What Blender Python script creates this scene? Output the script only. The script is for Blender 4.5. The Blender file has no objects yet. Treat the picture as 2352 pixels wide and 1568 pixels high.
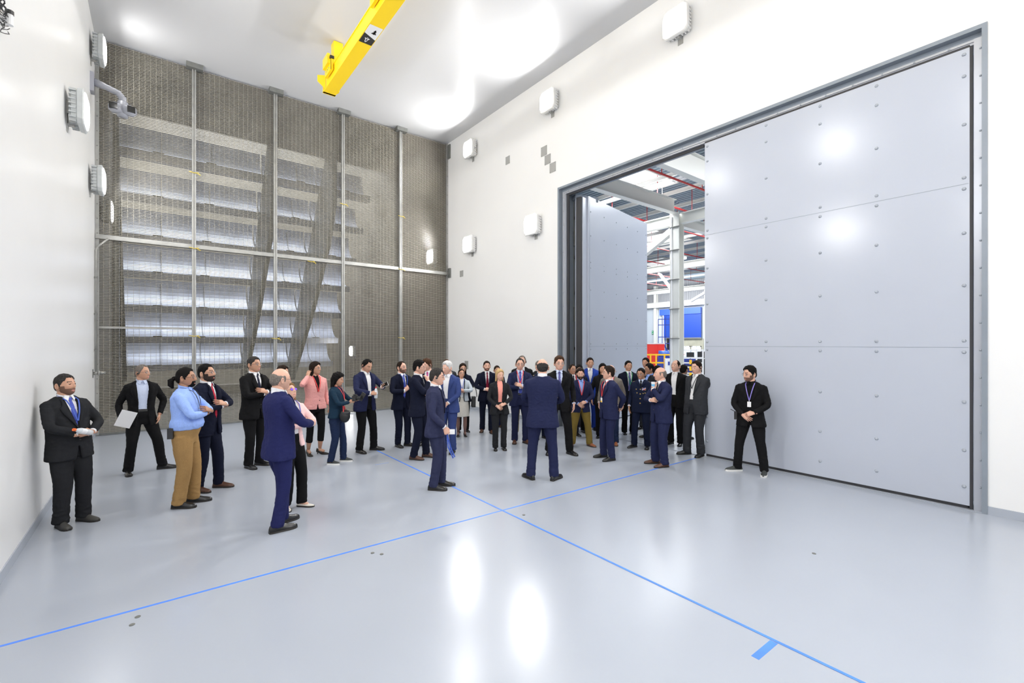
import bpy, math, random
import numpy as np
from mathutils import Vector, Matrix
random.seed(7)
sc = bpy.context.scene
COL = sc.collection
PI = math.pi
# ---------------------------------------------------------------- camera
CAM_H = 2.05
FPX = 1058.0
YAW = math.radians(37.81)          # the camera looks this far to the right of the room's long axis (+Y)
cd = bpy.data.cameras.new('camera'); cam = bpy.data.objects.new('camera', cd); COL.objects.link(cam)
cd.sensor_fit = 'HORIZONTAL'; cd.sensor_width = 36.0
cd.lens = FPX / 2352 * 36.0
cd.shift_y = 6.0 / 2352
cd.clip_end = 300
cam.location = (0, 0, CAM_H); cam.rotation_euler = (PI / 2, 0, -YAW)
sc.camera = cam
# ---------------------------------------------------------------- world, exposure
w = bpy.data.worlds.new('overcast_sky'); sc.world = w; w.use_nodes = True
bg = w.node_tree.nodes['Background']; bg.inputs[0].default_value = (0.86, 0.92, 1.0, 1); bg.inputs[1].default_value = 1.8
sc.view_settings.view_transform = 'Standard'; sc.view_settings.look = 'None'
sc.view_settings.exposure = 0.0; sc.view_settings.gamma = 1.0
sc.view_settings.use_curve_mapping = False
sc.cycles.max_bounces = 8; sc.cycles.diffuse_bounces = 5; sc.cycles.glossy_bounces = 4
sc.cycles.transparent_max_bounces = 8
sc.cycles.sample_clamp_indirect = 6.0
sc.cycles.use_denoising = True

XL, XR, YF, YB, ZC = -1.05, 7.93, 13.8, -7.0, 8.9      # room: left wall, right wall, grille, back wall, ceiling

def area_light(name, loc, direction, sx, sy, power, color=(1, 1, 1), spread=None):
    l = bpy.data.lights.new(name, 'AREA'); l.shape = 'RECTANGLE'; l.size = sx; l.size_y = sy
    l.energy = power; l.color = color
    if spread: l.spread = spread
    o = bpy.data.objects.new(name, l); COL.objects.link(o)
    o.location = loc; o.rotation_euler = Vector(direction).to_track_quat('-Z', 'Y').to_euler()
    return o

LAMP_POWER = 90.0
# area lights added to boost the hall's skylight daylight; the last has no skylight
for (x, y) in ((19.0, 14.4), (19.6, 5), (30.5, 21.7), (30.5, 10.5), (41.5, 27.7), (47, 33)):
    area_light('hall_daylight_boost', (x, y, 9.72), (0, 0, -1), 5, 3.5, 1000, (0.95, 0.98, 1.0))
area_light('hall_fill_light', (27, 17, 9.6), (0, 0, -1), 6, 6, 450, (0.97, 0.98, 1.0))  # broad fill standing in for the hall's high bay lamps
area_light('hall_fill_light', (13.0, 3.6, 9.8), (0, .45, -1), 3, 3, 420, (0.97, 0.98, 1.0))  # fill added to brighten the open door leaf, no lamp hangs here
area_light('end_wall_fill', (48, 33, 8.0), (1, 0, -.25), 10, 2, 900, (0.97, 0.98, 1.0))  # unseen light added because the end wall came out too dark
# daylight that comes down the intake stack behind the grille
area_light('stack_daylight', (3.4, 24.6, 14.5), (0, -0.06, -1), 8.6, 6.0, 2700, (0.80, 0.87, 1.0))

# ---------------------------------------------------------------- materials
MATS = {}
def mat(name, col, rough=0.6, metal=0.0, noise=0.0, nscale=40.0, bump=0.0, bscale=60.0, spec=0.5, emit=None, estr=0.0,
        coat=0.0, sheen=0.0, sub=0.0):
    if name in MATS: return MATS[name]
    m = bpy.data.materials.new(name); m.use_nodes = True; MATS[name] = m
    nt = m.node_tree; b = nt.nodes['Principled BSDF']
    b.inputs['Base Color'].default_value = (*col, 1); b.inputs['Roughness'].default_value = rough
    b.inputs['Metallic'].default_value = metal; b.inputs['Specular IOR Level'].default_value = spec
    b.inputs['Coat Weight'].default_value = coat
    if sheen: b.inputs['Sheen Weight'].default_value = sheen
    if sub:
        b.inputs['Subsurface Weight'].default_value = sub; b.inputs['Subsurface Radius'].default_value = (0.012, 0.005, 0.003)
    if emit: b.inputs['Emission Color'].default_value = (*emit, 1); b.inputs['Emission Strength'].default_value = estr
    if noise or bump:
        tc = nt.nodes.new('ShaderNodeTexCoord')
    if noise:
        n = nt.nodes.new('ShaderNodeTexNoise'); n.inputs['Scale'].default_value = nscale; n.inputs['Detail'].default_value = 3
        nt.links.new(tc.outputs['Object'], n.inputs['Vector'])
        r = nt.nodes.new('ShaderNodeMapRange'); r.inputs['From Min'].default_value = 0.3; r.inputs['From Max'].default_value = 0.7
        r.inputs['To Min'].default_value = 1 - noise; r.inputs['To Max'].default_value = 1 + noise
        nt.links.new(n.outputs['Fac'], r.inputs['Value'])
        mx = nt.nodes.new('ShaderNodeVectorMath'); mx.operation = 'SCALE'; mx.inputs[0].default_value = col
        nt.links.new(r.outputs['Result'], mx.inputs['Scale']); nt.links.new(mx.outputs['Vector'], b.inputs['Base Color'])
    if bump:
        n2 = nt.nodes.new('ShaderNodeTexNoise'); n2.inputs['Scale'].default_value = bscale; n2.inputs['Detail'].default_value = 3
        nt.links.new(tc.outputs['Object'], n2.inputs['Vector'])
        bp = nt.nodes.new('ShaderNodeBump'); bp.inputs['Strength'].default_value = bump; bp.inputs['Distance'].default_value = 0.02
        nt.links.new(n2.outputs['Fac'], bp.inputs['Height']); nt.links.new(bp.outputs['Normal'], b.inputs['Normal'])
    return m

M_wall = mat('white_wall_paint', (0.86, 0.86, 0.86), 0.32, noise=0.012, nscale=0.8, bump=0.05, bscale=5)
M_ceil = mat('white_ceiling_paint', (0.60, 0.605, 0.62), 0.26, bump=0.04, bscale=1.2, spec=.22)
M_floor = mat('pale_blue_epoxy', (0.395, 0.428, 0.49), 0.21, noise=0.03, nscale=0.45, bump=0.015, bscale=30, spec=0.40)
M_door = mat('grey_door_paint', (0.48, 0.515, 0.595), 0.20, noise=0.02, nscale=0.7, bump=0.02, bscale=60)
M_frame = mat('slate_grey_frame_paint', (0.24, 0.275, 0.32), 0.35, noise=0.05, nscale=3)
M_trimg = mat('light_grey_seal_strip', (0.42, 0.44, 0.49), 0.3, metal=0.3)
M_bolt = mat('painted_bolt', (0.40, 0.43, 0.48), 0.25)
M_seal = mat('black_rubber_seal', (0.03, 0.03, 0.035), 0.6)
M_olive = mat('olive_primer', (0.42, 0.41, 0.32), 0.6, noise=0.08, nscale=2)
M_grate = mat('galvanised_grating', (0.36, 0.335, 0.28), 0.55, metal=0.2, noise=0.1, nscale=2)
M_galv = mat('galvanised_steel', (0.36, 0.36, 0.345), 0.4, metal=0.5, noise=0.10, nscale=6)
M_gdark = mat('dark_galvanised_plate', (0.20, 0.205, 0.195), 0.5, metal=0.4, noise=0.12, nscale=8)
M_plen = mat('perforated_silencer_panel', (0.24, 0.215, 0.17), 0.6, noise=0.10, nscale=3)
M_vane = mat('turning_vane_sheet', (0.40, 0.425, 0.49), 0.45, metal=0.2, noise=0.22, nscale=1.6)
M_yel = mat('yellow_crane_paint', (1.0, 0.69, 0.012), 0.35)
M_blk = mat('black_plastic', (0.02, 0.02, 0.022), 0.4)
M_wht = mat('white_plastic', (0.82, 0.82, 0.83), 0.35)
M_lampb = mat('lamp_housing_grey', (0.55, 0.575, 0.58), 0.4, noise=0.05, nscale=14)
M_lampw = mat('lamp_housing_white', (0.78, 0.78, 0.77), 0.4)
M_lens = mat('lit_lamp_lens', (1, 1, 1), 0.4, emit=(1, 0.99, 0.97), estr=9)
M_camg = mat('camera_grey', (0.36, 0.37, 0.42), 0.4)
M_glassd = mat('dark_glass', (0.02, 0.02, 0.02), 0.08)
M_tape = mat('blue_floor_tape', (0.08, 0.25, 0.88), 0.45, noise=0.12, nscale=4)
M_tape2 = mat('faded_blue_tape', (0.22, 0.32, 0.60), 0.45)
M_plate = mat('satin_cover_plate', (0.42, 0.42, 0.41), 0.4, metal=0.3)
M_strap = mat('yellow_strap', (0.60, 0.45, 0.05), 0.6)
M_cream = mat('cream_structural_steel', (0.74, 0.74, 0.70), 0.5)
M_red = mat('red_sprinkler_pipe', (0.42, 0.018, 0.018), 0.4)
M_redc = mat('red_cabinet_paint', (0.80, 0.04, 0.03), 0.4)
M_bluedoor = mat('blue_roll_curtain', (0.02, 0.075, 0.45), 0.5)
M_blueh = mat('blue_curtain_hood', (0.06, 0.15, 0.72), 0.45)
M_hwall = mat('pale_cladding', (0.62, 0.68, 0.74), 0.5)
M_hgrey = mat('grey_cladding', (0.32, 0.33, 0.35), 0.6)
M_hfloor = mat('hall_floor_grey', (0.50, 0.53, 0.58), 0.3)
M_bluem = mat('blue_machine_paint', (0.03, 0.06, 0.35), 0.4)
M_yrail = mat('yellow_rail_paint', (0.95, 0.55, 0.02), 0.4)
M_green = mat('green_sign_face', (0.0, 0.35, 0.12), 0.4)
def deck_mat():
    m = bpy.data.materials.new('ribbed_roof_deck'); m.use_nodes = True; b = m.node_tree.nodes['Principled BSDF']
    b.inputs['Base Color'].default_value = (0.20, 0.26, 0.31, 1); b.inputs['Roughness'].default_value = 0.45; b.inputs['Metallic'].default_value = 0.3
    return m
M_deck = deck_mat()

# ---------------------------------------------------------------- mesh helpers
class MB:
    def __init__(s): s.v = []; s.f = []; s.mi = []
    def add(s, vs, fs, mi=0):
        n = len(s.v); s.v += [tuple(map(float, p)) for p in vs]
        s.f += [tuple(i + n for i in f) for f in fs]; s.mi += [mi] * len(fs); return s
    def box(s, lo, hi, mi=0):
        x0, y0, z0 = lo; x1, y1, z1 = hi
        v = [(x0,y0,z0),(x1,y0,z0),(x1,y1,z0),(x0,y1,z0),(x0,y0,z1),(x1,y0,z1),(x1,y1,z1),(x0,y1,z1)]
        return s.add(v, [(0,3,2,1),(4,5,6,7),(0,1,5,4),(1,2,6,5),(2,3,7,6),(3,0,4,7)], mi)
    def bar(s, a, b, w, h, mi=0, up=(0, 0, 1)):
        a = Vector(a); b = Vector(b); d = (b - a).normalized(); u = Vector(up)
        if abs(d.dot(u)) > .98: u = Vector((1, 0, 0))
        r = d.cross(u).normalized() * (w / 2); t = r.cross(d).normalized() * (h / 2)
        v = [a - r - t, a + r - t, a + r + t, a - r + t, b - r - t, b + r - t, b + r + t, b - r + t]
        return s.add(v, [(0,3,2,1)[::-1],(4,5,6,7)[::-1],(0,1,5,4)[::-1],(1,2,6,5)[::-1],(2,3,7,6)[::-1],(3,0,4,7)[::-1]], mi)
    def ibeam(s, a, b, w, h, t=0.03, mi=0):
        a = Vector(a); b = Vector(b); z = Vector((0, 0, h / 2 - t / 2))
        s.bar(a + z, b + z, w, t, mi); s.bar(a - z, b - z, w, t, mi); s.bar(a, b, t, h - 2 * t, mi); return s
    def loft(s, rings, mi=0, cap=True, closed=True):
        n = len(rings[0]); base = len(s.v)
        for r in rings: s.v += [tuple(map(float, p)) for p in r]
        for i in range(len(rings) - 1):
            for j in range(n if closed else n - 1):
                k = (j + 1) % n
                s.f.append((base + i*n + j, base + i*n + k, base + (i+1)*n + k, base + (i+1)*n + j)); s.mi.append(mi)
        if cap:
            s.f.append(tuple(base + j for j in range(n))[::-1]); s.mi.append(mi)
            s.f.append(tuple(base + (len(rings)-1)*n + j for j in range(n))); s.mi.append(mi)
        return s
    def tube(s, pts, rad, n=8, mi=0, up=(0, 0, 1), flat=1.0):
        pts = [Vector(p) for p in pts]
        if not hasattr(rad, '__len__'): rad = [rad] * len(pts)
        rings = []; pu = Vector(up)
        for i, p in enumerate(pts):
            d = (pts[min(i+1, len(pts)-1)] - pts[max(i-1, 0)]).normalized()
            if abs(d.dot(pu)) > .95: pu = Vector((1, 0, 0)) if abs(d.x) < .9 else Vector((0, 1, 0))
            r = d.cross(pu).normalized(); t = r.cross(d).normalized(); pu = t
            rings.append([p + rad[i] * (math.cos(a) * r + math.sin(a) * t * flat) for a in [2 * PI * k / n for k in range(n)]])
        return s.loft(rings, mi)
    def sphere(s, c, r, n=10, m=6, mi=0, sc_=(1, 1, 1)):
        rings = []
        for i in range(1, m):
            ph = PI * i / m
            rings.append([(c[0] + r*sc_[0]*math.sin(ph)*math.cos(2*PI*k/n), c[1] + r*sc_[1]*math.sin(ph)*math.sin(2*PI*k/n), c[2] - r*sc_[2]*math.cos(ph)) for k in range(n)])
        return s.loft(rings, mi)
    def prism(s, poly, d, mi=0):
        """poly: 3-D points of a planar outline; d: extrusion vector"""
        n = len(poly); d = Vector(d); v = [Vector(p) for p in poly] + [Vector(p) + d for p in poly]
        f = [tuple(range(n))[::-1], tuple(range(n, 2*n))] + [(i, (i+1) % n, n + (i+1) % n, n + i) for i in range(n)]
        return s.add(v, f, mi)
    def build(s, name, mats, parent=None, smooth=False):
        me = bpy.data.meshes.new(name); me.from_pydata(s.v, [], s.f)
        if not isinstance(mats, (list, tuple)): mats = [mats]
        for m in mats: me.materials.append(m)
        if len(mats) > 1: me.polygons.foreach_set('material_index', s.mi)
        if smooth: me.polygons.foreach_set('use_smooth', [True] * len(me.polygons))
        me.update()
        o = bpy.data.objects.new(name, me); COL.objects.link(o)
        if parent: o.parent = parent
        return o
def tag(o, label=None, cat=None, group=None, kind=None):
    if label: o['label'] = label
    if cat: o['category'] = cat
    if group: o['group'] = group
    if kind: o['kind'] = kind
    return o
def empty(name, loc=(0, 0, 0), rz=0.0, label=None, cat=None, group=None):
    o = bpy.data.objects.new(name, None); COL.objects.link(o); o.location = loc; o.rotation_euler = (0, 0, rz)
    o.empty_display_size = 0.1
    return tag(o, label, cat, group)
def copy_tree(o, parent=None):
    c = o.copy(); COL.objects.link(c)
    if parent: c.parent = parent
    for ch in list(o.children): copy_tree(ch, c)
    return c
def struct(name, mb, m, parent=None):
    o = mb.build(name, m, parent)
    o['kind'] = 'structure'
    return o

def repeat(name, m, mb, pts, parent, smooth=True):
    """one part per point; the copies share the mesh"""
    o = mb.build(name, m, parent, smooth); o.location = pts[0]
    for p in pts[1:]:
        c = o.copy(); COL.objects.link(c); c.parent = parent; c.location = p

# ---------------------------------------------------------------- room shell
DY0, DY1, DZ = 0.87, 8.35, 5.93                # outer edge of the door frame in the right wall
struct('floor', MB().box((XL - .3, YB - .3, -.3), (XR + .45, YF + .15, 0)), M_floor)
struct('ceiling', MB().box((XL - .3, YB - .3, ZC), (XR + .45, YF + .15, ZC + .3)), M_ceil)
struct('wall_left', MB().box((XL - .3, YB, 0), (XL, YF + .1, ZC)), M_wall)
struct('wall_back', MB().box((XL, YB - .3, 0), (XR, YB, ZC)), M_wall)
wr = MB().box((XR, DY1, 0), (XR + .4, YF + .1, ZC)).box((XR, YB, 0), (XR + .4, DY0, ZC)).box((XR, DY0, DZ), (XR + .4, DY1, ZC))
struct('wall_right', wr, M_wall)
# coved grey skirting where the floor coating turns up the wall
struct('baseboard_right', MB().box((XR - .012, YB, 0), (XR, DY0, .10)).box((XR - .012, DY1, 0), (XR, YF - .02, .10)), M_floor)
struct('baseboard_left', MB().box((XL, YB, 0), (XL + .012, YF - .02, .10)), M_floor)

# ---------------------------------------------------------------- door frame (lining of the opening)
fr = empty('door_frame', (0, 0, 0), 0, 'slate grey steel frame lining the tall doorway, bolted strip all round', 'door frame')
t = .05
m1 = MB()
m1.box((XR - .02, DY1 - t, 0), (XR + .42, DY1, DZ)).box((XR - .02, DY0, 0), (XR + .42, DY0 + t, DZ)).box((XR - .02, DY0 + t, DZ - t), (XR + .42, DY1 - t, DZ))
m1.build('frame', M_frame, fr)
q1, q0, qz = DY1 - t, DY0 + t, DZ - t           # inside faces of the lip
MB().box((XR + .09, q1 - .07, 0), (XR + .42, q1, qz)).box((XR + .09, q0, qz - .08), (XR + .42, q1 - .07, qz)).build('rebate', M_frame, fr)
i0, i1, iz = q0, q1 - .07, qz - .08
m2 = MB()   # bolted strip, stepped
m2.box((XR + .06, i1 - .09, 0), (XR + .10, i1 + .01, iz)).box((XR + .03, i0, 0), (XR + .09, i0 + .074, iz)).box((XR + .06, i0 + .058, iz - .055), (XR + .10, i1 - .09, iz + .01))
m2.box((XR + .045, i1 - .05, 0), (XR + .06, i1, iz - .0)).box((XR + .045, i0 + .058, iz - .025), (XR + .06, i1 - .05, iz))
m2.build('seal_strip', M_trimg, fr)
FB = [(XR + .045, i1 - .022, .3 + k * .335) for k in range(17)] + [(XR + .045, i0 + .3 + k * .34, iz - .012) for k in range(21)] + [(XR + .028, i0 + .015, .3 + k * .335) for k in range(17)]
MB().box((XR + .101, i1 - .15, 0), (XR + .14, i1 - .091, iz - .056)).box((XR + .101, 4.56, iz - .10), (XR + .14, i1 - .15, iz - .056)).build('rubber_gasket', M_seal, fr)
repeat('frame_bolt', M_bolt, MB().sphere((0, 0, 0), .013, 8, 5), FB, fr)
struct('trim_1', MB().box((XR - .02, DY0 + t, .002), (XR + .45, DY1 - t, .010)), M_floor)   # threshold

# right-hand leaf, closed
leafR = empty('door_leaf', (XR, 1.0, 0), 0, 'closed pale grey steel door leaf with shiny highlights, right of the opening', 'door', 'tall steel door leaves')
LY0, LY1, LZ0, LZ1 = 0.03, 3.50, 0.05, 5.72
MB().box((.03, LY0, LZ0), (.33, LY1, LZ1)).build('panel', M_door, leafR)
rows = [.25, .70, 1.30, 1.92, 2.06, 2.75, 3.40, 3.95, 4.09, 4.75, 5.35, 5.62]
cols = [.12, .93, 1.62, 2.40, 3.42]
repeat('bolt_head', M_bolt, MB().sphere((0, 0, 0), .022, 8, 5), [(.03, LY0 + (.05 if c == .12 else c), z + .03) for c in cols for z in rows], leafR)
MB().box((.045, LY0 + .02, .006), (.30, LY1 - .02, .05)).box((.028, LY0 - .028, .02), (.05, LY0, LZ1)).box((.03, LY0, LZ1), (.06, LY1, LZ1 + .03)).build('rubber_seal', M_seal, leafR)
MB().box((.0285, LY0 + .01, 2.006), (.030, LY1 - .01, 2.012)).box((.0285, LY0 + .01, 4.036), (.030, LY1 - .01, 4.042)).build('panel_seam', M_frame, leafR)
MB().box((.29, LY1 - .05, 2.2), (.36, LY1 + .015, 2.5)).build('latch_plate', M_galv, leafR)

# left-hand leaf, swung out into the hall
ang = math.atan2(8.56 - 7.86, 11.82 - 8.47)
leafL = empty('door_leaf', (8.50, 7.86, 0), ang, 'blue grey steel door leaf standing open, swung outward at the left of the opening', 'door', 'tall steel door leaves')
MB().box((0, 0, .03), (3.42, .30, 5.72)).build('panel', M_door, leafL)
repeat('bolt_head', M_bolt, MB().sphere((0, 0, 0), .018, 8, 5), [(x, 0, z) for x in (.10, .78, 1.45, 2.1, 2.75, 3.34) for z in (.25, 1.3, 1.92, 2.06, 2.75, 3.4, 3.95, 4.09, 4.75, 5.35)], leafL)
MB().box((.01, -.0015, 1.986), (3.41, 0, 1.992)).box((.045, -.004, .03), (.05, 0, 5.7)).build('panel_seam', M_frame, leafL)
MB().box((-.20, .04, .05), (-.001, .26, 5.66)).build('hinge_stile', M_door, leafL)
MB().box((-.25, .06, .05), (-.20, .2, 5.66)).build('rubber_seal', M_seal, leafL)
MB().box((3.42, .05, .05), (3.45, .25, 5.72)).build('edge_strip', M_seal, leafL)
for z in (.9, 2.8, 4.7):
    MB().box((-.02, .30, z - .14), (.5, .34, z + .14)).tube([(-.05, .36, z - .18), (-.05, .36, z + .18)], .05, 10).build('hinge', M_gdark, leafL)
# hinge post with olive primer behind the frame
hp = empty('hinge_post', (8.42, 8.28, 0), 0, 'olive primed steel post with brackets, in the gap between door frame and open leaf', 'post')
MB().box((0, -.02, 0), (.20, .16, 5.70)).build('post', M_olive, hp)
MB().box((-.02, -.22, 0), (.0, -.02, 5.7)).build('side_plate', M_frame, hp)
for z in (1.9, 3.3, 4.2, 5.2):
    MB().box((-.02, -.12, z), (.16, -.02, z + .08)).build('bracket', M_blk, hp)
MB().bar((8.3, 8.2, 5.72), (8.95, 8.02, 5.72), .22, .12).build('closer_arm', M_frame, None)
o = bpy.data.objects['closer_arm']; tag(o, 'slanted grey steel closer arm at the top corner of the door opening', 'door closer')
# ---------------------------------------------------------------- perforated grille wall at the far end
GY = YF
PX = [.765, 2.575, 4.375, 6.175]
gr = empty('grille_screen', (0, GY, 0), 0, 'tall galvanised grating screen closing the far end of the room, pale vanes glowing behind', 'screen')
def grating(width, z0, z1):
    g = MB(); n = int((z1 - z0) / .0347)
    for k in range(n + 1):
        z = z0 + k * .0347; g.box((0, 0, z - .004), (width, .046, z + .004))
    nx = int(width / .105)
    for k in range(nx + 1):
        x = min(k * .105 + .01, width - .004); g.box((x - .003, .006, z0), (x + .003, .014, z1))
    return g
edges = [XL + .03] + PX + [XR - .03]
proto = {}
for (z0, z1) in ((.06, 4.42), (4.50, ZC - .03)):
    p = grating(1.80, z0, z1).build('grating_panel', M_grate, gr)
    for k in range(5):
        q = p if k == 0 else p.copy()
        if k: COL.objects.link(q); q.parent = gr
        q.location = (edges[k], 0, 0); q.scale = ((edges[k+1] - edges[k]) / 1.80, 1, 1)
for x in PX:
    MB().box((x - .042, -.10, 0.0), (x - .010, -.01, ZC - .02)).box((x + .010, -.10, 0.0), (x + .042, -.01, ZC - .02)).box((x - .010, -.080, 0.0), (x + .010, -.01, ZC - .02)).build('post', M_galv, gr)
    MB().box((x - .16, -.20, ZC - .12), (x - .043, -.0, ZC - .002)).box((x + .043, -.20, ZC - .12), (x + .18, -.0, ZC - .002)).box((x - .043, -.20, ZC - .12), (x + .043, -.102, ZC - .002)).build('head_bracket', M_gdark, gr)
MB().box((XL + .01, -.075, 4.40), (XR - .01, -.01, 4.455)).box((XL + .01, -.06, 4.455), (XR - .01, -.01, 4.50)).build('rail', M_galv, gr)
MB().box((XL + .02, -.06, 2.40), (PX[0] - .043, -.008, 2.445)).build('rail', M_galv, gr)
MB().box((XL + .005, -.03, .02), (XL + .07, .03, ZC - .01)).build('edge_strip', M_galv, gr)
MB().box((XR - .07, -.03, .02), (XR - .005, .03, ZC - .01)).build('edge_strip', M_galv, gr)
repeat('edge_bolt', M_gdark, MB().sphere((0, 0, 0), .012, 6, 4), [(x, -.035, .3 + k * .325) for k in range(27) for x in (XL + .04, XR - .04)], gr)
MB().box((XL + .01, -.02, .012), (XR - .01, .03, .055)).build('sill_strip', M_gdark, gr)
MB().box((XR - .04, -.20, ZC - .55), (XR - .002, -.03, ZC - .08)).build('side_bracket', M_gdark, gr)
MB().box((XR - .05, -.22, 4.30), (XR - .002, -.08, 4.62)).bar((XR - .1, -.12, 4.36), (XR - .02, -.12, 4.5), .05, .03).build('side_bracket', M_gdark, gr)
def strap(x, z, s=1):
    st = MB()
    st.tube([(x - .10, GY - .115, z + .01), (x, GY - .125, z - .01), (x + .10, GY - .115, z + .012)], .009, 6)
    st.tube([(x + .05, GY - .12, z + .0), (x + .13, GY - .13, z - .05 * s), (x + .10, GY - .13, z - .02)], .007, 6)
    o = st.build('tie_strap', M_strap)
    return o
strap_lbl = ['highest yellow tie strap on the leftmost grille post', 'yellow tie strap where the leftmost grille post crosses the middle rail', 'yellow tie strap low on the leftmost grille post',
 'yellow tie strap under the middle rail right of the second grille post', 'yellow tie strap low on the second grille post', 'yellow tie strap high on the third grille post', 'highest yellow tie strap on the rightmost grille post',
 'yellow tie strap where the rightmost grille post meets the middle rail', 'yellow tie strap low on the rightmost grille post']
for (x, z), lb in zip(((PX[0], 6.25), (PX[0], 4.40), (PX[0], 2.25), (PX[1] + .9, 4.37), (PX[1], 2.2), (PX[2], 6.15), (PX[3], 6.1), (PX[3], 4.42), (PX[3], 2.25)), strap_lbl):
    tag(strap(x, z), lb, 'strap', 'yellow straps tied round the grille posts')

# ---------------------------------------------------------------- plenum behind the grille
YP = 28.0
struct('wall_plenum_left', MB().box((XL - .3, GY + .16, -.3), (XL, YP, 15)), M_plen)
struct('wall_plenum_right', MB().box((XR, GY + .16, -.3), (XR + .2, YP, 15)), M_plen)
struct('wall_plenum_back', MB().box((XL, YP, -.3), (XR, YP + .2, 15)), M_plen)
struct('floor_plenum', MB().box((XL, GY + .16, -.3), (XR, YP, -.0)), M_plen)
struct('ceiling_plenum', MB().box((XL, GY + .16, 9.4), (XR, 19.0, 9.6)), M_plen)
struct('wall_stack', MB().box((XL, 18.8, 9.6), (XR, 19.0, 15)), M_plen)
vn = empty('turning_vane_cascade', (0, 0, 0), 0, 'rows of curved pale metal turning vanes seen through the grating', 'air vanes')
VX0, VX1 = XL + .05, 7.45
divx = [3.35, 5.4]
for k in range(8):
    zl = 1.14 + 1.22 * k; yl = 25.1 - .9 * k; R = 1.0
    segs = [VX0] + divx + [VX1]
    pr = [(yl - .16, zl), (yl, zl)] + [(yl + R * math.sin(a), zl + R * (1 - math.cos(a))) for a in np.linspace(.15, PI / 2, 9)] + [(yl + R, zl + R + .15)]
    m_ = MB()
    for i in range(len(segs) - 1):
        x0, x1 = segs[i] + .03, segs[i+1] - .03
        m_.loft([[(x, y, z) for (y, z) in pr] + [(x, y + .05 + .10 * min(1, i_ / 5), z - .26 + .1 * min(1, i_ / 5)) for i_, (y, z) in list(enumerate(pr))[::-1]] for x in np.linspace(x0, x1, 3)])
    vv = m_.build('vane', M_vane, vn, smooth=False)
    for x in (VX0 + 1.2, VX0 + 2.7, (divx[0] + divx[1]) / 2 + .3, (divx[1] + VX1) / 2):
        r_ = MB().tube([(x, y - .02, z + .015) for (y, z) in pr[:-1]], .014, 6).box((x - .25, yl - .2, zl - .01), (x + .05, yl - .12, zl + .03)); r_.build('vane_rib', M_gdark, vn)
def vprof(x, thick):
    m = MB()
    P = [(25.6, .3), (24.6, .3), (20.8, 3.6), (18.7, 5.9), (17.9, 7.4), (17.9, 9.35), (18.9, 9.35), (25.4, 1.2)]
    m.prism([(x - thick / 2, y, z) for y, z in P], (thick, 0, 0)); return m
for x, tk in zip(divx, (.16, .16)): vprof(x, tk).build('divider', M_gdark, vn)
MB().box((VX0 - .04, 19.4, 0), (VX0 + .10, 19.8, 9.4)).bar((VX0, 24.9, .6), (VX0, 19.5, 8.2), .2, .3).build('side_frame', M_gdark, vn)
MB().box((XL, 22.5, 0), (XR, 22.7, .35)).build('sill', M_plen, vn)

# ---------------------------------------------------------------- flood lamps on the walls
def flood_lamp(x, y, z, side, label, seen=True, colr=None):
    """side=+1: on the left wall shining towards +X, -1: on the right wall"""
    o = empty('flood_lamp', (x, y, z), 0 if side > 0 else PI, label, 'wall lamp', 'square wall flood lamps')
    hm = colr or (M_lampb if side > 0 else M_lampw)
    b = MB()
    def rr(s, c, xx): # rounded square ring in the y-z plane
        return [(xx, yy, zz) for yy, zz in [(-s, -s + c), (-s, s - c), (-s + c, s), (s - c, s), (s, s - c), (s, -s + c), (s - c, -s), (-s + c, -s)]]
    b.loft([rr(.17, .04, .05), rr(.225, .05, .07), rr(.235, .05, .13), rr(.26, .06, .14), rr(.27, .06, .20), rr(.255, .06, .215)])
    for k in range(7):
        yy = -.20 + k * .066
        b.box((.045, yy, -.245), (.125, yy + .02, .245)); b.box((.045, -.245, yy), (.125, .245, yy + .02))
    b.build('housing', hm, o)
    b = MB().loft([rr(.235, .07, .212), rr(.225, .07, .232), rr(.17, .06, .246)])
    b.build('lens', M_lens, o)
    MB().box((.0, -.06, -.10), (.05, .06, .10)).box((0, -.055, -.36), (.012, .055, -.099)).box((.0, -.03, -.27), (.09, .03, -.24)).box((.03, -.05, -.25), (.08, .05, -.21)).build('wall_bracket', M_plate, o)
    a = area_light('lamp_glow', (.262, 0, 0), (1, 0, -.25), .42, .42, LAMP_POWER * (1.0 if side > 0 else 1.6), (1.0, .99, .97)); a.parent = o
    return o
LL = [(12.9, 8.2, 'highest grey flood lamp on the left wall, above the surveillance camera'), (12.72, 5.42, 'grey flood lamp on the left wall below the surveillance camera'),
      (9.62, 5.62, 'grey flood lamp on the left wall nearest the viewer')]
for y, z, lb in LL:
    o = flood_lamp(XL, y, z, 1, lb)
    if z > 8:
        for c in o.children:
            if c.type == 'LIGHT': c.data.energy = 28
for y, z in ((9.0, 8.2), (5.1, 8.2), (5.0, 5.5), (1.4, 8.2), (1.4, 5.5), (-2.4, 8.2), (-2.4, 5.5), (-5.6, 8.2)):
    flood_lamp(XL, y, z, 1, 'grey flood lamp on the left wall outside the picture')
RL = [(4.97, 8.12, 'white flood lamp high on the right wall, topmost and largest in view'), (8.54, 8.12, 'white flood lamp high on the right wall above three cover plates'),
      (12.2, 8.15, 'white flood lamp high on the right wall, farthest along near the grille'), (9.18, 5.16, 'white flood lamp on the right wall just left of the door frame'), (12.24, 5.17, 'smallest white flood lamp, low on the right wall near the grille')]
for y, z, lb in RL: flood_lamp(XR, y, z, -1, lb)
for y, z in ((1.4, 8.12), (-2.2, 8.12), (-1.2, 5.2), (-5.4, 8.12), (-4.6, 5.2)):
    flood_lamp(XR, y, z, -1, 'white flood lamp on the right wall outside the picture')
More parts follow.
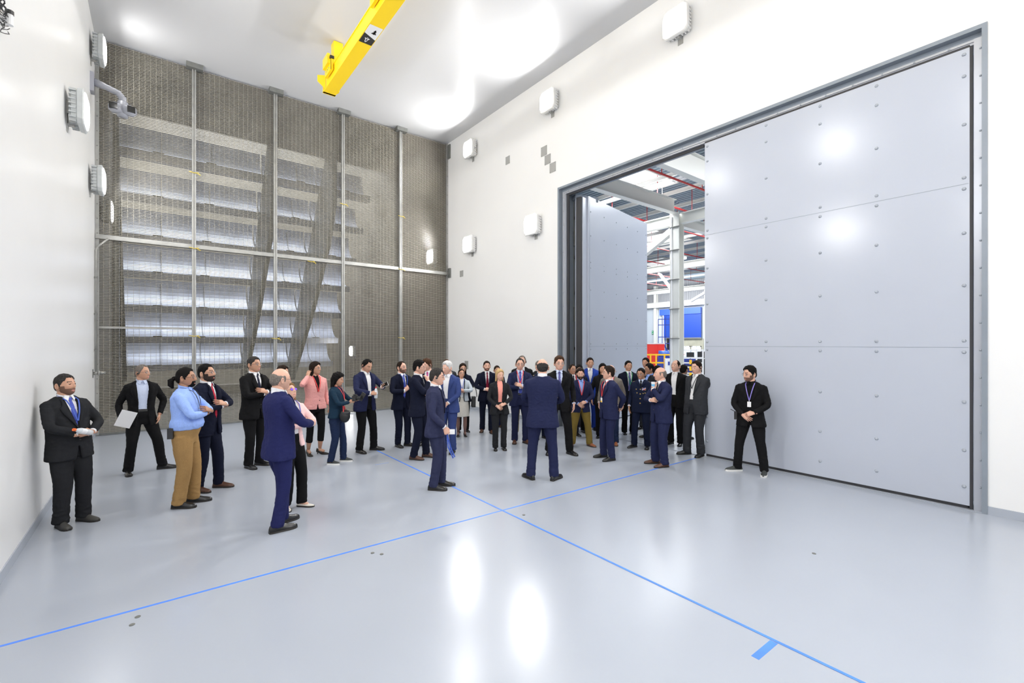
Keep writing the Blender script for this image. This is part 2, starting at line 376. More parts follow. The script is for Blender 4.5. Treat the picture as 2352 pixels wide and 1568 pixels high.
for x, y, z, s, lb in ((XL, 15.0, 5.3, 1, 'lit lamp behind the grille beside the left wall'), (XR, 14.7, 5.15, -1, 'lit lamp behind the grille near its right edge'), (XR, 23.0, 1.7, -1, 'small lit lamp far behind the grille, low down')):
    o = flood_lamp(x, y, z, s, lb)
    for c in o.children:
        if c.type == 'LIGHT': c.data.energy = 45

# ---------------------------------------------------------------- cover plates on the right wall
PLT = [(10.41, 7.27, .19, .22, 'single grey cover plate high on the right wall, left of the stepped trio'), (8.87, 7.02, .22, .24, 'uppermost of three stepped grey cover plates on the right wall'), (8.73, 6.76, .22, .24, 'middle of three stepped grey cover plates on the right wall'),
       (8.54, 6.50, .22, .24, 'lowest of three stepped grey cover plates above the door corner'), (12.90, 4.35, .20, .20, 'small grey cover plate by the middle rail of the grille'), (12.6, 1.38, .20, .26, 'grey cover plate at head height near the far corner')]
for y, z, ww, hh, lb in PLT:
    o = empty('cover_plate', (XR, y, z), 0, lb, 'cover plate', 'cover plates on the right wall')
    MB().box((-.012, -ww/2, -hh/2), (0, ww/2, hh/2)).build('plate', M_plate, o)
    s = MB()
    for a in (-1, 1):
        for c in (-1, 1): s.sphere((-.013, a * (ww/2 - .02), c * (hh/2 - .02)), .008, 6, 4)
    s.build('screws', M_gdark, o)

# ---------------------------------------------------------------- yellow crane girder
gd = empty('crane_girder', (3.29, 0, 8.0), 0, 'yellow overhead crane girder below the white ceiling', 'crane beam')
MB().box((-.14, -5.5, 0), (.14, 11.36, .014)).box((-.125, -5.5, .014), (.115, 11.34, .30)).box((-.14, -5.5, .30), (.14, 11.36, .315)).build('girder', M_yel, gd)
MB().prism([(-.30, 11.22, .16), (-.14, 11.16, .0), (-.14, 11.16, .32), (-.30, 11.22, .30)], (0, .012, 0)).box((-.14, 11.30, .0), (.14, 11.38, .34)).box((.14, 11.18, .05), (.19, 11.30, .20)).build('end_stop', M_yel, gd)
def bracket(y):
    b = MB()
    b.box((-.20, y - .20, .16), (-.145, y + .24, .42)).box((-.26, y - .16, .30), (-.20, y + .20, .52)).box((-.14, y - .2, .318), (.14, y + .2, .42)).box((-.10, y - .1, .42), (.10, y + .1, .885))
    o = b.build('suspension_bracket', M_yel, gd)
    MB().box((-.215, y - .22, .40), (-.13, y - .10, .46)).box((-.203, y - .215, .15), (-.198, y - .20, .42)).build('bracket_black_strip', M_blk, o)  # black strips along the near edge of the bracket
    s = MB()
    for k in range(3): s.sphere((-.203, y - .08 + .10 * k, .24), .014, 8, 5)
    s.build('bolts', M_galv, o, smooth=True)
for y in (10.75, 7.95, 3.0, -3.0): bracket(y)
# direction plate on the underside: black and white halves with arrows
sg = MB(); Y0, Y1, X0, X1 = 8.38, 8.98, -.125, .125
sg.prism([(X0, Y1, -.002), (X1, Y1, -.002), (X1, 8.78, -.002), (X0, 8.66, -.002)][::-1], (0, 0, -.004), 0)
sg.prism([(X0, 8.66, -.002), (X1, 8.78, -.002), (X1, Y0, -.002), (X0, Y0, -.002)][::-1], (0, 0, -.004), 1)
def tri(cx_, cy_, w_, h_, mi): sg.prism([(cx_ - w_/2, cy_, -.0062), (cx_ + w_/2, cy_, -.0062), (cx_, cy_ + h_, -.0062)], (0, 0, -.002), mi)
tri(.03, 8.62, .10, -.10, 0); tri(.03, 8.54, .06, -.06, 0); sg.box((.02, 8.5, -.0082), (.04, 8.63, -.0062), 0)
tri(-.02, 8.80, .10, .10, 1); tri(-.02, 8.88, .06, .06, 1); sg.box((-.03, 8.78, -.0082), (-.01, 8.9, -.0062), 1)
sg.build('direction_plate', [M_blk, M_wht], gd)

# ---------------------------------------------------------------- surveillance camera, sensor, conduit
cm = empty('surveillance_camera', (XL, 12.88, 7.46), 0, 'grey surveillance camera on a bracket arm on the left wall', 'camera')
MB().box((0, -.09, -.16), (.05, .09, .16)).build('wall_plate', M_camg, cm)
MB().tube([(.05, 0, .03), (.20, 0, -.01), (.36, 0, -.06), (.42, 0, -.14), (.42, 0, -.24)], [.065, .05, .05, .06, .055], 10).build('arm', M_camg, cm, smooth=True)
MB().tube([(.42, 0, -.20), (.42, 0, -.46)], .075, 12).build('body', M_camg, cm, smooth=True)
for sx in (-1, 1):
    h_ = MB().tube([(.42, -.02, -.34), (.42 + sx * .12, -.05, -.34), (.42 + sx * .17, -.07, -.34)], [.085, .095, .07], 12).build('camera_head', M_camg, cm, smooth=True)
    MB().box((.42 + sx * .12 - .055, -.155, -.39), (.42 + sx * .12 + .055, -.10, -.29)).build('lens_window', M_glassd, h_)
cm.scale = (1.22, 1.22, 1.22)
sn = empty('wall_sensor', (XL, 5.86, 4.88), 0, 'small white sensor with black cap and coiled cable, top left corner', 'sensor')
MB().tube([(.05, 0, -.05), (.05, 0, .04)], .026, 12).box((0, -.015, -.02), (.05, .015, .01)).build('body', M_wht, sn, smooth=False)
MB().tube([(.05, 0, .04), (.05, 0, .075)], .029, 12).build('cap', M_blk, sn)
cb = MB()
for k in range(6):
    a0 = random.random() * .4
    cb.tube([(.03 + .02 * math.sin(5*a + k), -.17 + (.15 + .01*k) * math.cos(a + a0), .03 - .02 * k + (.05 + .012 * k) * math.sin(a + a0)) for a in np.linspace(0, 2*PI*.93, 22)], .0035, 5)
cb.build('cable_coil', M_blk, sn)
cn = empty('conduit_pipe', (XL, 13.62, 1.5), 0, 'thin galvanised conduit pipe running down the corner of left wall and grille', 'pipe')
MB().tube([(.03, 0, -.1), (.03, 0, 2.62), (.06, .0, 2.70), (.24, .0, 2.9)], .022, 8).build('pipe', M_galv, cn, smooth=True)
cl = MB()
for z in (.4, 1.2, 2.0): cl.box((0, -.035, z), (.058, .035, z + .03))
cl.build('clamps', M_gdark, cn)
vl = empty('pipe_coupling', (XL, 13.3, 1.42), 0, 'round galvanised pipe coupling sticking out of the left wall by the grille', 'pipe fitting')
MB().box((0, -.05, -.09), (.012, .05, .09)).build('base_plate', M_gdark, vl)
MB().tube([(.01, 0, 0), (.10, 0, .01)], .035, 10).tube([(.09, 0, .01), (.12, 0, .01)], .055, 10).tube([(.12, 0, .01), (.20, .05, .01)], .03, 10).build('coupling', M_galv, vl, smooth=True)

# ---------------------------------------------------------------- tape and plugs on the floor
def tape(name, a, b, wd, lb, m=M_tape, z=.0006):
    a = Vector((*a, z)); b = Vector((*b, z)); o = MB().bar(a, b, wd, .0012).build(name, m); tag(o, lb, 'floor tape'); return o
tape('floor_tape', (XL + .1, 4.60), (7.86, 4.52), .025, 'long blue tape line crossing the floor from side to side')
tape('floor_tape', (3.39, -2.5), (3.385, 8.6), .025, 'long blue tape line running down the room towards the viewer', z=.0020)
tape('floor_tape', (3.10, 1.405), (3.37, 1.40), .05, 'short wide blue tape scrap beside the long line, bottom right')
tape('floor_tape', (2.96, 7.6), (3.20, 7.61), .02, 'short faded blue tape line at the feet of the man reading his phone', M_tape2)
for x, y, lb in ((1.69, 4.41, 'small dark floor plug below the cross tape, farther of the middle pair'), (1.75, 4.33, 'small dark floor plug below the cross tape, nearer of the middle pair'), (-.10, 4.46, 'small dark floor plug at lower left, farther of the pair'), (-.13, 4.36, 'small dark floor plug at lower left, nearer of the pair'), (3.50, 4.28, 'small dark floor plug right of where the tapes cross'), (5.1, 1.75, 'small dark floor plug near the door track, right of the tape')):
    o = MB().tube([(x, y, .0), (x, y, .004)], .018, 12).build('floor_plug', M_gdark); tag(o, lb, 'floor plug', 'floor plugs')

# ---------------------------------------------------------------- the hall beyond the door
HX0, HX1, HY0, HY1, HZ = XR + .46, 55.0, -10.0, 50.0, 10.4
struct('floor_hall', MB().box((HX0, HY0, -.3), (HX1, HY1, 0)), M_hfloor)
struct('wall_hall_back', MB().box((HX1, HY0, 0), (HX1 + .3, HY1, HZ)), M_hwall)
struct('wall_hall_side', MB().box((HX0, HY0 - .3, 0), (HX1, HY0, HZ)).box((HX0, HY1, 0), (HX1, HY1 + .3, HZ)), M_hwall)
struct('wall_hall_front', MB().box((HX0 - .05, YF + .4, 0), (HX0 + .2, HY1, HZ)).box((HX0 - .05, HY0, ZC + .3), (HX0 + .2, YF + .4, HZ)).box((HX0 - .05, HY0, 0), (HX0 + .2, YB, HZ)), M_hwall)
# ribbed roof deck with skylight openings; ribs run along Y
SKY = [(15.5, 21.1, 13.4, 15.5), (17.0, 21.1, 3.5, 7.0), (27.5, 33.5, 20.0, 23.5), (27.5, 33.5, 9.0, 12.0), (38.5, 44.5, 26.0, 29.5), (38.5, 44.5, 15.0, 18.0)]
ys = sorted({HY0, HY1} | {s[2] for s in SKY} | {s[3] for s in SKY})
dk = MB()
for a, b in zip(ys[:-1], ys[1:]):
    ym = (a + b) / 2; holes = sorted((s[0], s[1]) for s in SKY if s[2] < ym < s[3])
    xs = [HX0]
    for h in holes: xs += [h[0], h[1]]
    xs.append(HX1)
    for i in range(0, len(xs), 2):
        x = xs[i]; pr = []
        while x < xs[i+1] - .28:
            pr += [(x, 0), (x + .14, 0), (x + .17, .09), (x + .25, .09)]; x += .28
        pr += [(xs[i+1], 0)]
        dk.loft([[(px, y, HZ + pz) for px, pz in pr] + [(px, y, HZ + pz + .03) for px, pz in pr[::-1]] for y in (a, b)], cap=False)
struct('ceiling_hall', dk, M_deck)
sk = MB()
for s in SKY: sk.box((s[0] - .05, s[2] - .05, HZ - .12), (s[0], s[3] + .05, HZ + .3)).box((s[1], s[2] - .05, HZ - .12), (s[1] + .05, s[3] + .05, HZ + .3)).box((s[0], s[2] - .05, HZ - .12), (s[1], s[2], HZ + .3)).box((s[0], s[3], HZ - .12), (s[1], s[3] + .05, HZ + .3))
struct('trim_skylight', sk, M_cream)
# main frame: column, girders, braces
cx_, cy_ = 19.75, 12.58
c_ = empty('steel_column', (cx_, cy_, 0), 0, 'cream steel column standing in the bright hall beyond the door', 'column')
MB().box((-.22, -.24, 0), (-.18, .24, 8.3)).box((.18, -.24, 0), (.22, .24, 8.3)).box((-.18, -.02, 0), (.18, .02, 8.3)).build('column', M_cream, c_)
MB().tube([(-.25, .12, .5), (-.25, .12, 8.1)], .035, 8).build('downpipe', M_wht, c_)
bd = MB()
for z in (2.3, 3.7, 5.1, 6.5, 7.6): bd.box((-.30, -.25, z), (-.17, .25, z + .03))
bd.build('pipe_clamps', M_gdark, c_)
def girder(name, a, b, w_, h_, lb, cat='steel beam', grp=None, m=M_cream, stiff=True):
    o = empty(name, a, 0, lb, cat, grp); d = Vector(b) - Vector(a)
    MB().ibeam((0, 0, 0), d, w_, h_).build('beam', m, o)
    if stiff:
        s = MB(); n = int(d.length / 3); u = d / max(n, 1)
        for k in range(1, n): s.bar(u * k + Vector((0, 0, -h_/2 + .03)), u * k + Vector((0, 0, h_/2 - .03)), w_ * .45 if abs(d.x) < abs(d.y) else .02, .02 if abs(d.x) < abs(d.y) else w_ * .45)
        s.build('stiffeners', m, o)
    return o
girder('main_girder', (HX0 + .25, cy_, 8.58), (cx_ - .24, cy_, 8.58), .30, .64, 'deep cream girder running from above the open leaf to the column', grp='cream girders of the hall roof')
girder('main_girder', (HX0 + .25, 9.5, 8.72), (cx_ + 14, 9.5, 8.72), .30, .9, 'deep cream girder crossing the top right of the door opening', grp='cream girders of the hall roof')
girder('main_girder', (cx_ + .2, cy_, 7.95), (cx_ + 11, cy_, 7.95), .30, .5, 'cream girder leaving the column towards the right', grp='cream girders of the hall roof')
for k, (x, z, lb) in enumerate(((cx_, 8.0, 'cream cross beam passing the top of the column'), (31, 7.9, 'cream cross beam far in the hall, second behind the column'), (43, 7.7, 'cream cross beam deep in the hall, third behind the column'))):
    girder('cross_beam', (x, HY0 + 1, z), (x, cy_ - .25, z) if k == 0 else (x, HY1 - 1, z), .30, .50, lb + (' on its right' if k == 0 else ''), grp='cross beams of the hall')
girder('cross_beam', (cx_, cy_ + .25, 8.0), (cx_, 30, 8.0), .30, .50, 'cream cross beam meeting the column from the left', grp='cross beams of the hall')
br = MB().bar((cx_, cy_ + .1, 7.6), (cx_, cy_ + 4.2, 5.4), .28, .28).build('diagonal_brace', M_cream); tag(br, 'broad cream diagonal brace left of the column top', 'brace')
br = MB().bar((31, 19.2, 4.9), (31, 21.3, 7.6), .18, .18).build('diagonal_brace', M_wht); tag(br, 'thin white diagonal brace deep in the hall left of the column', 'brace')
br = MB().bar((31, 18.6, 5.2), (31, 14.0, 7.4), .18, .18).build('diagonal_brace', M_wht); tag(br, 'thin white diagonal brace deep in the hall right of the column', 'brace')
# purlins / cable trays along Y, sprinkler pipes along X
for k, x in enumerate(list(np.arange(12.2, 36, 2.35)) + [38, 41, 44.5, 47.5, 50]):
    o = MB().ibeam((x, HY0 + .5, HZ - .36), (x, HY1 - .5, HZ - .36), .08, .2, .02).build('purlin', M_cream); tag(o, 'thin white roof purlin under the ribbed deck of the hall', 'purlin', 'roof purlins of the hall')
for k, (x, z) in enumerate(((16.2, 9.42), (18.6, 9.42), (24.5, 9.42), (29, 9.42))):
    t_ = empty('cable_tray', (x, 0, z), 0, ('pale cable tray hung nearest the door', 'pale cable tray beside the skylight', 'pale cable tray behind the column', 'pale cable tray deep in the hall')[k], 'cable tray', 'cable trays of the hall')
    r_ = MB().box((-.16, HY0 + 1, 0), (-.13, HY1 - 1, .09)).box((.13, HY0 + 1, 0), (.16, HY1 - 1, .09)).build('rails', M_wht, t_)
    r_ = MB()
    for j in range(36): r_.box((-.13, -8 + j * 1.0, .0), (.13, -7.95 + j * 1.0, .02))
    r_.build('rungs', M_galv, t_)
for k, (y, z) in enumerate(((13.55, 9.05), (11.2, 9.05), (8.9, 9.3), (16.4, 9.2), (20.5, 9.2), (24.2, 9.2), (28.5, 9.2), (33, 9.2), (37, 9.2))):
    s_ = empty('sprinkler_pipe', (HX0 + .3, y, z), 0, 'red sprinkler pipe running under the roof of the hall', 'pipe', 'red sprinkler pipes of the hall')
    L = HX1 - HX0 - 1
    MB().tube([(0, 0, 0), (L, 0, 0)], .045, 6).build('pipe', M_red, s_)
    r_ = MB()
    for j in range(14): r_.tube([(1.6 + j * 3.1, 0, 0), (1.6 + j * 3.1, 0, HZ - z)], .02, 5)
    r_.build('hangers', M_red, s_)
for x, y, z, lb in ((19.1, 12.95, 8.75, 'round high bay lamp glowing below the nearest skylight'), (30.0, 18.6, 8.2, 'round high bay lamp seen right beside the column'), (28.3, 21.0, 6.6, 'round high bay lamp low behind the left of the column'), (40, 29.5, 8.0, 'round high bay lamp far away above the blue curtain'), (44, 28.2, 8.0, 'smallest round high bay lamp far away on the right')):
    l_ = empty('high_bay_lamp', (x, y, z), 0, lb, 'hanging lamp', 'high bay lamps of the hall')
    MB().tube([(0, 0, 0), (0, 0, .12)], .24, 14).tube([(0, 0, .12), (0, 0, HZ - z)], .012, 5).build('housing', M_wht, l_)
    MB().tube([(0, 0, -.04), (0, 0, 0)], .22, 14).build('lens', M_lens, l_)
# end wall
struct('wall_hall_upper', MB().box((HX1 - .12, HY0, 7.65), (HX1, HY1, HZ)), M_hgrey)
wr_ = MB()
for k in range(120): wr_.box((HX1 - .16, 20 + k * .25, 7.65), (HX1 - .12, 20.05 + k * .25, HZ))
struct('trim_cladding_ribs', wr_, M_hgrey)
girder('runway_beam', (HX1 - .8, HY0 + 1, 7.35), (HX1 - .8, HY1 - 1, 7.35), .4, .7, 'cream runway beam across the end wall above the blue curtain', stiff=False)
girder('runway_beam', (HX1 - 1.4, HY0 + 1, 9.2), (HX1 - 1.4, HY1 - 1, 9.2), .3, .45, 'upper cream beam across the grey cladding of the end wall', stiff=False)
for y, lb in ((38.0, 'slim cream wall column left of the blue curtain'), (30.6, 'slim cream wall column right of the blue curtain')):
    o = MB().box((HX1 - .62, y - .22, 0), (HX1 - .58, y + .22, 10.0)).box((HX1 - .24, y - .22, 0), (HX1 - .20, y + .22, 10.0)).box((HX1 - .58, y - .03, 0), (HX1 - .24, y + .03, 10.0)).build('wall_column', M_cream); tag(o, lb, 'column')
bc = empty('roll_curtain_door', (HX1 - .2, 34.2, 2.9), 0, 'bright blue roll curtain half lowered on the end wall of the hall', 'roll curtain')
MB().box((-.25, -2.8, 3.05), (0, 3.2, 3.85)).build('hood', M_blueh, bc)
MB().box((-.12, -2.8, 0), (-.06, 2.6, 3.05)).build('curtain', M_bluedoor, bc)
MB().box((-.2, 2.6, -2.9), (0, 2.75, 3.05)).build('guide_rail', M_wht, bc)
MB().box((-.14, -2.8, -.15), (0, 2.6, 0)).build('bottom_bar', M_galv, bc)
struct('trim_opening_backdrop', MB().box((HX1 - .06, 31.2, 1.2), (HX1 - .01, 36.8, 2.75)), M_olive)
for k, y in enumerate((31.5, 33.0)):
    o = empty('hall_window', (HX1 - .1, y, .4), 0, ('bright glazed opening at the right of the end wall', 'bright glazed opening below the blue curtain')[k], 'window')
    MB().box((-.1, 0, 0), (0, .1, 1.4)).box((-.1, 1.2, 0), (0, 1.3, 1.4)).box((-.1, 0, 1.3), (0, 1.3, 1.4)).box((-.1, .6, 0), (0, .65, 1.4)).build('frame', M_wht, o)
    MB().box((-.04, .1, 0), (-.02, 1.2, 1.3)).build('pane', mat('daylit_pane', (.6, .75, .85), .2, emit=(.7, .88, 1), estr=.8), o)
for z in (2.4, 3.3, 4.2, 5.6):
    pass
ex = empty('exit_sign', (HX1 - .15, 38.4, 3.68), 0, 'green emergency exit pictogram sign on the pale end wall', 'sign')
MB().box((-.03, -.42, -.24), (0, .42, .24)).build('panel', M_green, ex)
xg = MB()
for s_ in (-1, 1): xg.box((-.034, s_ * .28 - .08, -.17), (-.03, s_ * .28 + .08, -.07)).box((-.034, s_ * .30 - .06, .07), (-.03, s_ * .30 + .06, .17))
xg.tube([(-.034, 0, .1), (-.034, 0, .14)], .04, 6).box((-.034, -.05, -.08), (-.03, .05, .08)).bar((-.032, .02, -.05), (-.032, .12, -.18), .004, .04).bar((-.032, -.02, -.05), (-.032, -.12, -.18), .004, .04)
xg.build('pictogram', M_wht, ex)
# things standing on the hall floor, placed by distance along a sight line
def hall(u, depth):
    F = Vector((math.sin(YAW), math.cos(YAW), 0)); R = Vector((math.cos(YAW), -math.sin(YAW), 0))
    return F * depth + R * (u - 1176) / FPX * depth
def facing(): return -YAW
RZ = -math.radians(52)          # the equipment stands square to a line across the door opening
def local(name, u, depth, lb, cat, grp=None, rz=RZ):
    p = hall(u, depth); return empty(name, (p.x, p.y, 0), rz, lb, cat, grp)
g = local('guard_rail', 1507, 26, 'yellow guard rail frame in the hall behind the visitors', 'railing')
r_ = MB()
for x in (-.55, -.3, 0, .45, 1.05, 1.25): r_.box((x - .04, -.04, 0), (x + .04, .04, 1.5))
for z in (1.45, 1.0, .45): r_.box((-.7, -.03, z - .04), (1.3, .03, z + .04))
r_.build('rails', M_yrail, g)
for k, (u, d, w_, z0, z1) in enumerate(((1490, 30, .8, .3, 2.05), (1511, 30, .85, .5, 2.05))):
    o = local('red_cabinet', u, d + k * .9, ('red cabinet at the left behind the yellow guard rail', 'red cabinet with white top, second from the left')[k], 'cabinet')
    MB().box((-w_/2, 0, .1), (w_/2, .5, z1)).build('body', M_redc, o)
    MB().box((-w_/2 + .05, -.02, .2), (-.01, 0, z1 - .1)).build('door', M_redc, o); MB().box((.01, -.02, .2), (w_/2 - .05, 0, z1 - .1)).build('door', M_redc, o)
    MB().box((-w_/2 - .03, -.03, z1), (w_/2 + .03, .53, z1 + .06)).box((-w_/2, .05, 0), (w_/2, .45, .1)).build('top', M_wht, o)
o = local('blue_machine', 1531, 28, 'dark blue machine with rounded tank behind the yellow rail', 'machine')
MB().box((-.55, 0, .1), (.6, .8, 1.0)).box((-.5, .1, 1.0), (.2, .7, 1.3)).build('body', M_bluem, o)
MB().tube([(-.45, .3, 1.45), (.15, .3, 1.45)], .2, 12).tube([(.35, .3, 1.3), (.6, .3, 1.3)], .17, 10).build('tank', mat('mid_blue_paint', (.06, .16, .6), .35), o, smooth=True)
MB().box((-.6, -.1, 0), (-.5, 0, .5)).box((.55, -.1, 0), (.65, 0, .5)).bar((-.4, -.1, .2), (.2, -.1, .9), .06, .06).build('frame', M_wht, o)
o = local('blue_stair_tower', 1535, 36, 'dark blue steel stair tower with rails in front of the blue curtain', 'stairs')
r_ = MB()
for x in (-.75, -.45, -.2, .1, .6): r_.box((x - .025, -.025, 0), (x + .025, .025, 4.2 if x > -.6 else 4.0))
for z in (4.0, 3.55, 2.6, 2.1): r_.box((-.75, -.025, z - .03), (.75, .025, z + .03))
r_.box((.7, -.025, 0), (.75, .025, 4.0)).bar((-.3, 0, 2.0), (.5, 0, .2), .05, .12)
r_.build('frame', M_bluem, o)
MB().box((-.1, .1, 1.6), (.55, .2, 2.5)).build('screen', M_blk, o)
o = local('white_rack', 1583, 27, 'white rack with crossbars and amber reflectors in front of the hall equipment', 'rack')
r_ = MB()
for x in (-.95, -.35, .4, .75): r_.box((x - .04, -.04, 0), (x + .04, .04, 1.75))
for z in (1.7, 1.25, .95, .7, .35): r_.box((-.95, -.03, z - .035), (.75, .03, z + .035))
r_.build('frame', M_wht, o)
MB().box((-.9, .05, .6), (-.38, .1, 1.2)).build('panel', M_wht, o)
a_ = MB()
for z in (1.0, .62, .25): a_.box((.0, -.05, z - .13), (.14, -.035, z + .13))
a_.build('reflectors', M_yrail, o)
MB().box((-.3, .1, .8), (.36, .5, 1.18)).box((-.3, .1, .4), (.36, .5, .62)).build('drawers', M_bluem, o)
o = local('workstation', 1597, 31, 'black desk with monitor at the right behind the white rack', 'desk')
MB().box((-.7, 0, .0), (.8, .6, 1.05)).build('desk', M_blk, o); MB().box((-.55, .1, 1.1), (-.05, .14, 1.5)).box((-.33, .1, 1.04), (-.27, .2, 1.12)).build('monitor', M_blk, o)
MB().box((.15, .1, 1.1), (.6, .14, 1.55)).build('monitor', M_blk, o)
MB().sphere((-.9, -.1, 1.35), .16, 10, 6, sc_=(1.3, .8, .8)).build('orange_bag', mat('orange_fabric', (.85, .15, .05), .7), o, smooth=True)
o = local('white_cart', 1552, 25, 'white boxed cart beside the column foot in the hall', 'cart')
MB().box((-.55, 0, .35), (.35, .6, 1.25)).build('body', M_wht, o)
MB().box((-.4, -.015, .9), (-.05, 0, 1.1)).box((.0, -.015, .9), (.3, 0, 1.1)).build('drawer_fronts', M_bluem, o)
wl = MB()
for x in (-.45, .25):
    for y in (.1, .5): wl.tube([(x - .03, y, .07), (x + .03, y, .07)], .07, 8).box((x - .02, y - .02, .07), (x + .02, y + .02, .36))
wl.build('wheels', M_blk, o)
# ================================================================ PEOPLE
from mathutils import noise as mnoise
def cloth(name, col, rough=0.85, n=.10, bump=.0): return mat(name, col, rough, noise=n, nscale=120, spec=.12, sheen=.0)
C_ = dict(
 navy=cloth('navy_suiting', (.017, .021, .060)), navy2=cloth('blue_navy_suiting', (.017, .020, .082)), navy3=cloth('dark_navy_suiting', (.007, .009, .022)), navyg=cloth('grey_navy_suiting', (.028, .032, .072)),
 blue=cloth('mid_blue_suiting', (.035, .055, .17)), royal=cloth('royal_blue_suiting', (.02, .055, .33)), black=cloth('black_suiting', (.008, .008, .009)), charc=cloth('charcoal_suiting', (.018, .019, .022)),
 grey=cloth('dark_grey_suiting', (.035, .037, .043)), lgrey=cloth('grey_brown_tweed', (.17, .15, .13), n=.2), pink=cloth('pink_jacket_cloth', (.78, .36, .34)), ppink=cloth('pale_pink_jacket_cloth', (.82, .56, .55)),
 paleb=cloth('pale_grey_blue_boucle', (.42, .47, .52), n=.25), cream=cloth('cream_skirt_cloth', (.60, .58, .53), n=.15), white=cloth('white_shirt_cloth', (.80, .80, .82)), lblue=cloth('pale_blue_shirt_cloth', (.55, .62, .80)),
 sblue=cloth('sky_blue_shirt_cloth', (.30, .44, .86)), khaki=cloth('khaki_trouser_cloth', (.33, .20, .08)), olive=cloth('olive_trouser_cloth', (.20, .14, .035)), beige=cloth('beige_trouser_cloth', (.45, .38, .27)),
 teal=cloth('dark_teal_knit', (.010, .028, .052)), jeans=cloth('dark_denim', (.014, .024, .060), n=.25), salmon=cloth('salmon_blouse_cloth', (.85, .34, .28)), btie=cloth('blue_tie_silk', (.08, .11, .48), .4, .4), rtie=cloth('dark_red_tie_silk', (.16, .010, .03), .4),
 rtie2=cloth('red_tie_silk', (.50, .03, .06), .4), nvtie=cloth('navy_tie_silk', (.012, .014, .035), .4), bktie=cloth('black_tie_silk', (.008, .008, .010), .4), vtie=cloth('violet_blue_tie_silk', (.10, .10, .28), .4, .2), ptie=cloth('pink_violet_tie_silk', (.55, .08, .28), .4),
 red=mat('red_lanyard_ribbon', (.75, .05, .05), .6), blul=mat('blue_lanyard_ribbon', (.03, .08, .40), .6), grn=mat('green_lanyard_ribbon', (.02, .28, .12), .6), prp=mat('purple_lanyard_ribbon', (.20, .16, .50), .6), blkl=mat('black_lanyard_ribbon', (.015, .015, .02), .6),
 gold=mat('gold_metal', (.75, .50, .15), .35, metal=.7), uni=cloth('dark_blue_uniform_cloth', (.008, .012, .032)), hose=cloth('sheer_dark_stocking', (.22, .13, .11), .5), bag=mat('black_bag_leather', (.012, .012, .013), .4))
S_ = dict(blk=mat('black_shoe_leather', (.012, .012, .013), .25), brn=mat('brown_shoe_leather', (.085, .035, .02), .35), tan=mat('tan_shoe_leather', (.30, .10, .04), .4), wht=mat('cream_shoe_leather', (.78, .74, .66), .45), gry=mat('worn_grey_shoe_leather', (.05, .048, .045), .6), snk=mat('dark_sneaker_mesh', (.04, .045, .045), .7))
M_sole = mat('dark_shoe_sole', (.02, .018, .016), .6); M_wsole = mat('white_shoe_sole', (.75, .75, .74), .5)
SK = dict(a=mat('skin_light', (.66, .385, .285), .5, sub=.15), b=mat('skin_medium', (.54, .295, .195), .5, sub=.15), c=mat('skin_tan', (.40, .205, .125), .5, sub=.12))
M_lip = mat('lips', (.46, .18, .15), .45); M_eyew = mat('eye_white', (.75, .73, .70), .2); M_iris = mat('dark_iris', (.03, .018, .01), .1)
H_ = dict(blk=mat('black_hair', (.007, .006, .006), .75, noise=.3, nscale=90, spec=.12), dbr=mat('dark_brown_hair', (.018, .011, .008), .75, noise=.3, nscale=90, spec=.12), brn=mat('brown_hair', (.055, .026, .014), .75, noise=.3, nscale=90, spec=.12), bld=mat('blond_hair', (.50, .34, .16), .75, noise=.2, nscale=70, spec=.12),
 gry=mat('grey_hair', (.16, .14, .125), .8, noise=.35, nscale=90, spec=.12), wht=mat('white_hair', (.58, .57, .56), .8, noise=.25, nscale=90, spec=.12), mix=mat('greying_dark_hair', (.035, .032, .031), .8, noise=.5, nscale=90, spec=.12), lbr=mat('light_brown_hair', (.22, .12, .055), .75, noise=.4, nscale=60, spec=.12))
M_spec = mat('spectacle_frame', (.02, .018, .018), .3); M_lensg = mat('spectacle_lens', (.50, .55, .60), .05, spec=.6)
nt_ = M_lensg.node_tree; nt_.nodes['Principled BSDF'].inputs['Alpha'].default_value = .12
M_purl = mat('violet_coated_lens', (.25, .10, .75), .1)

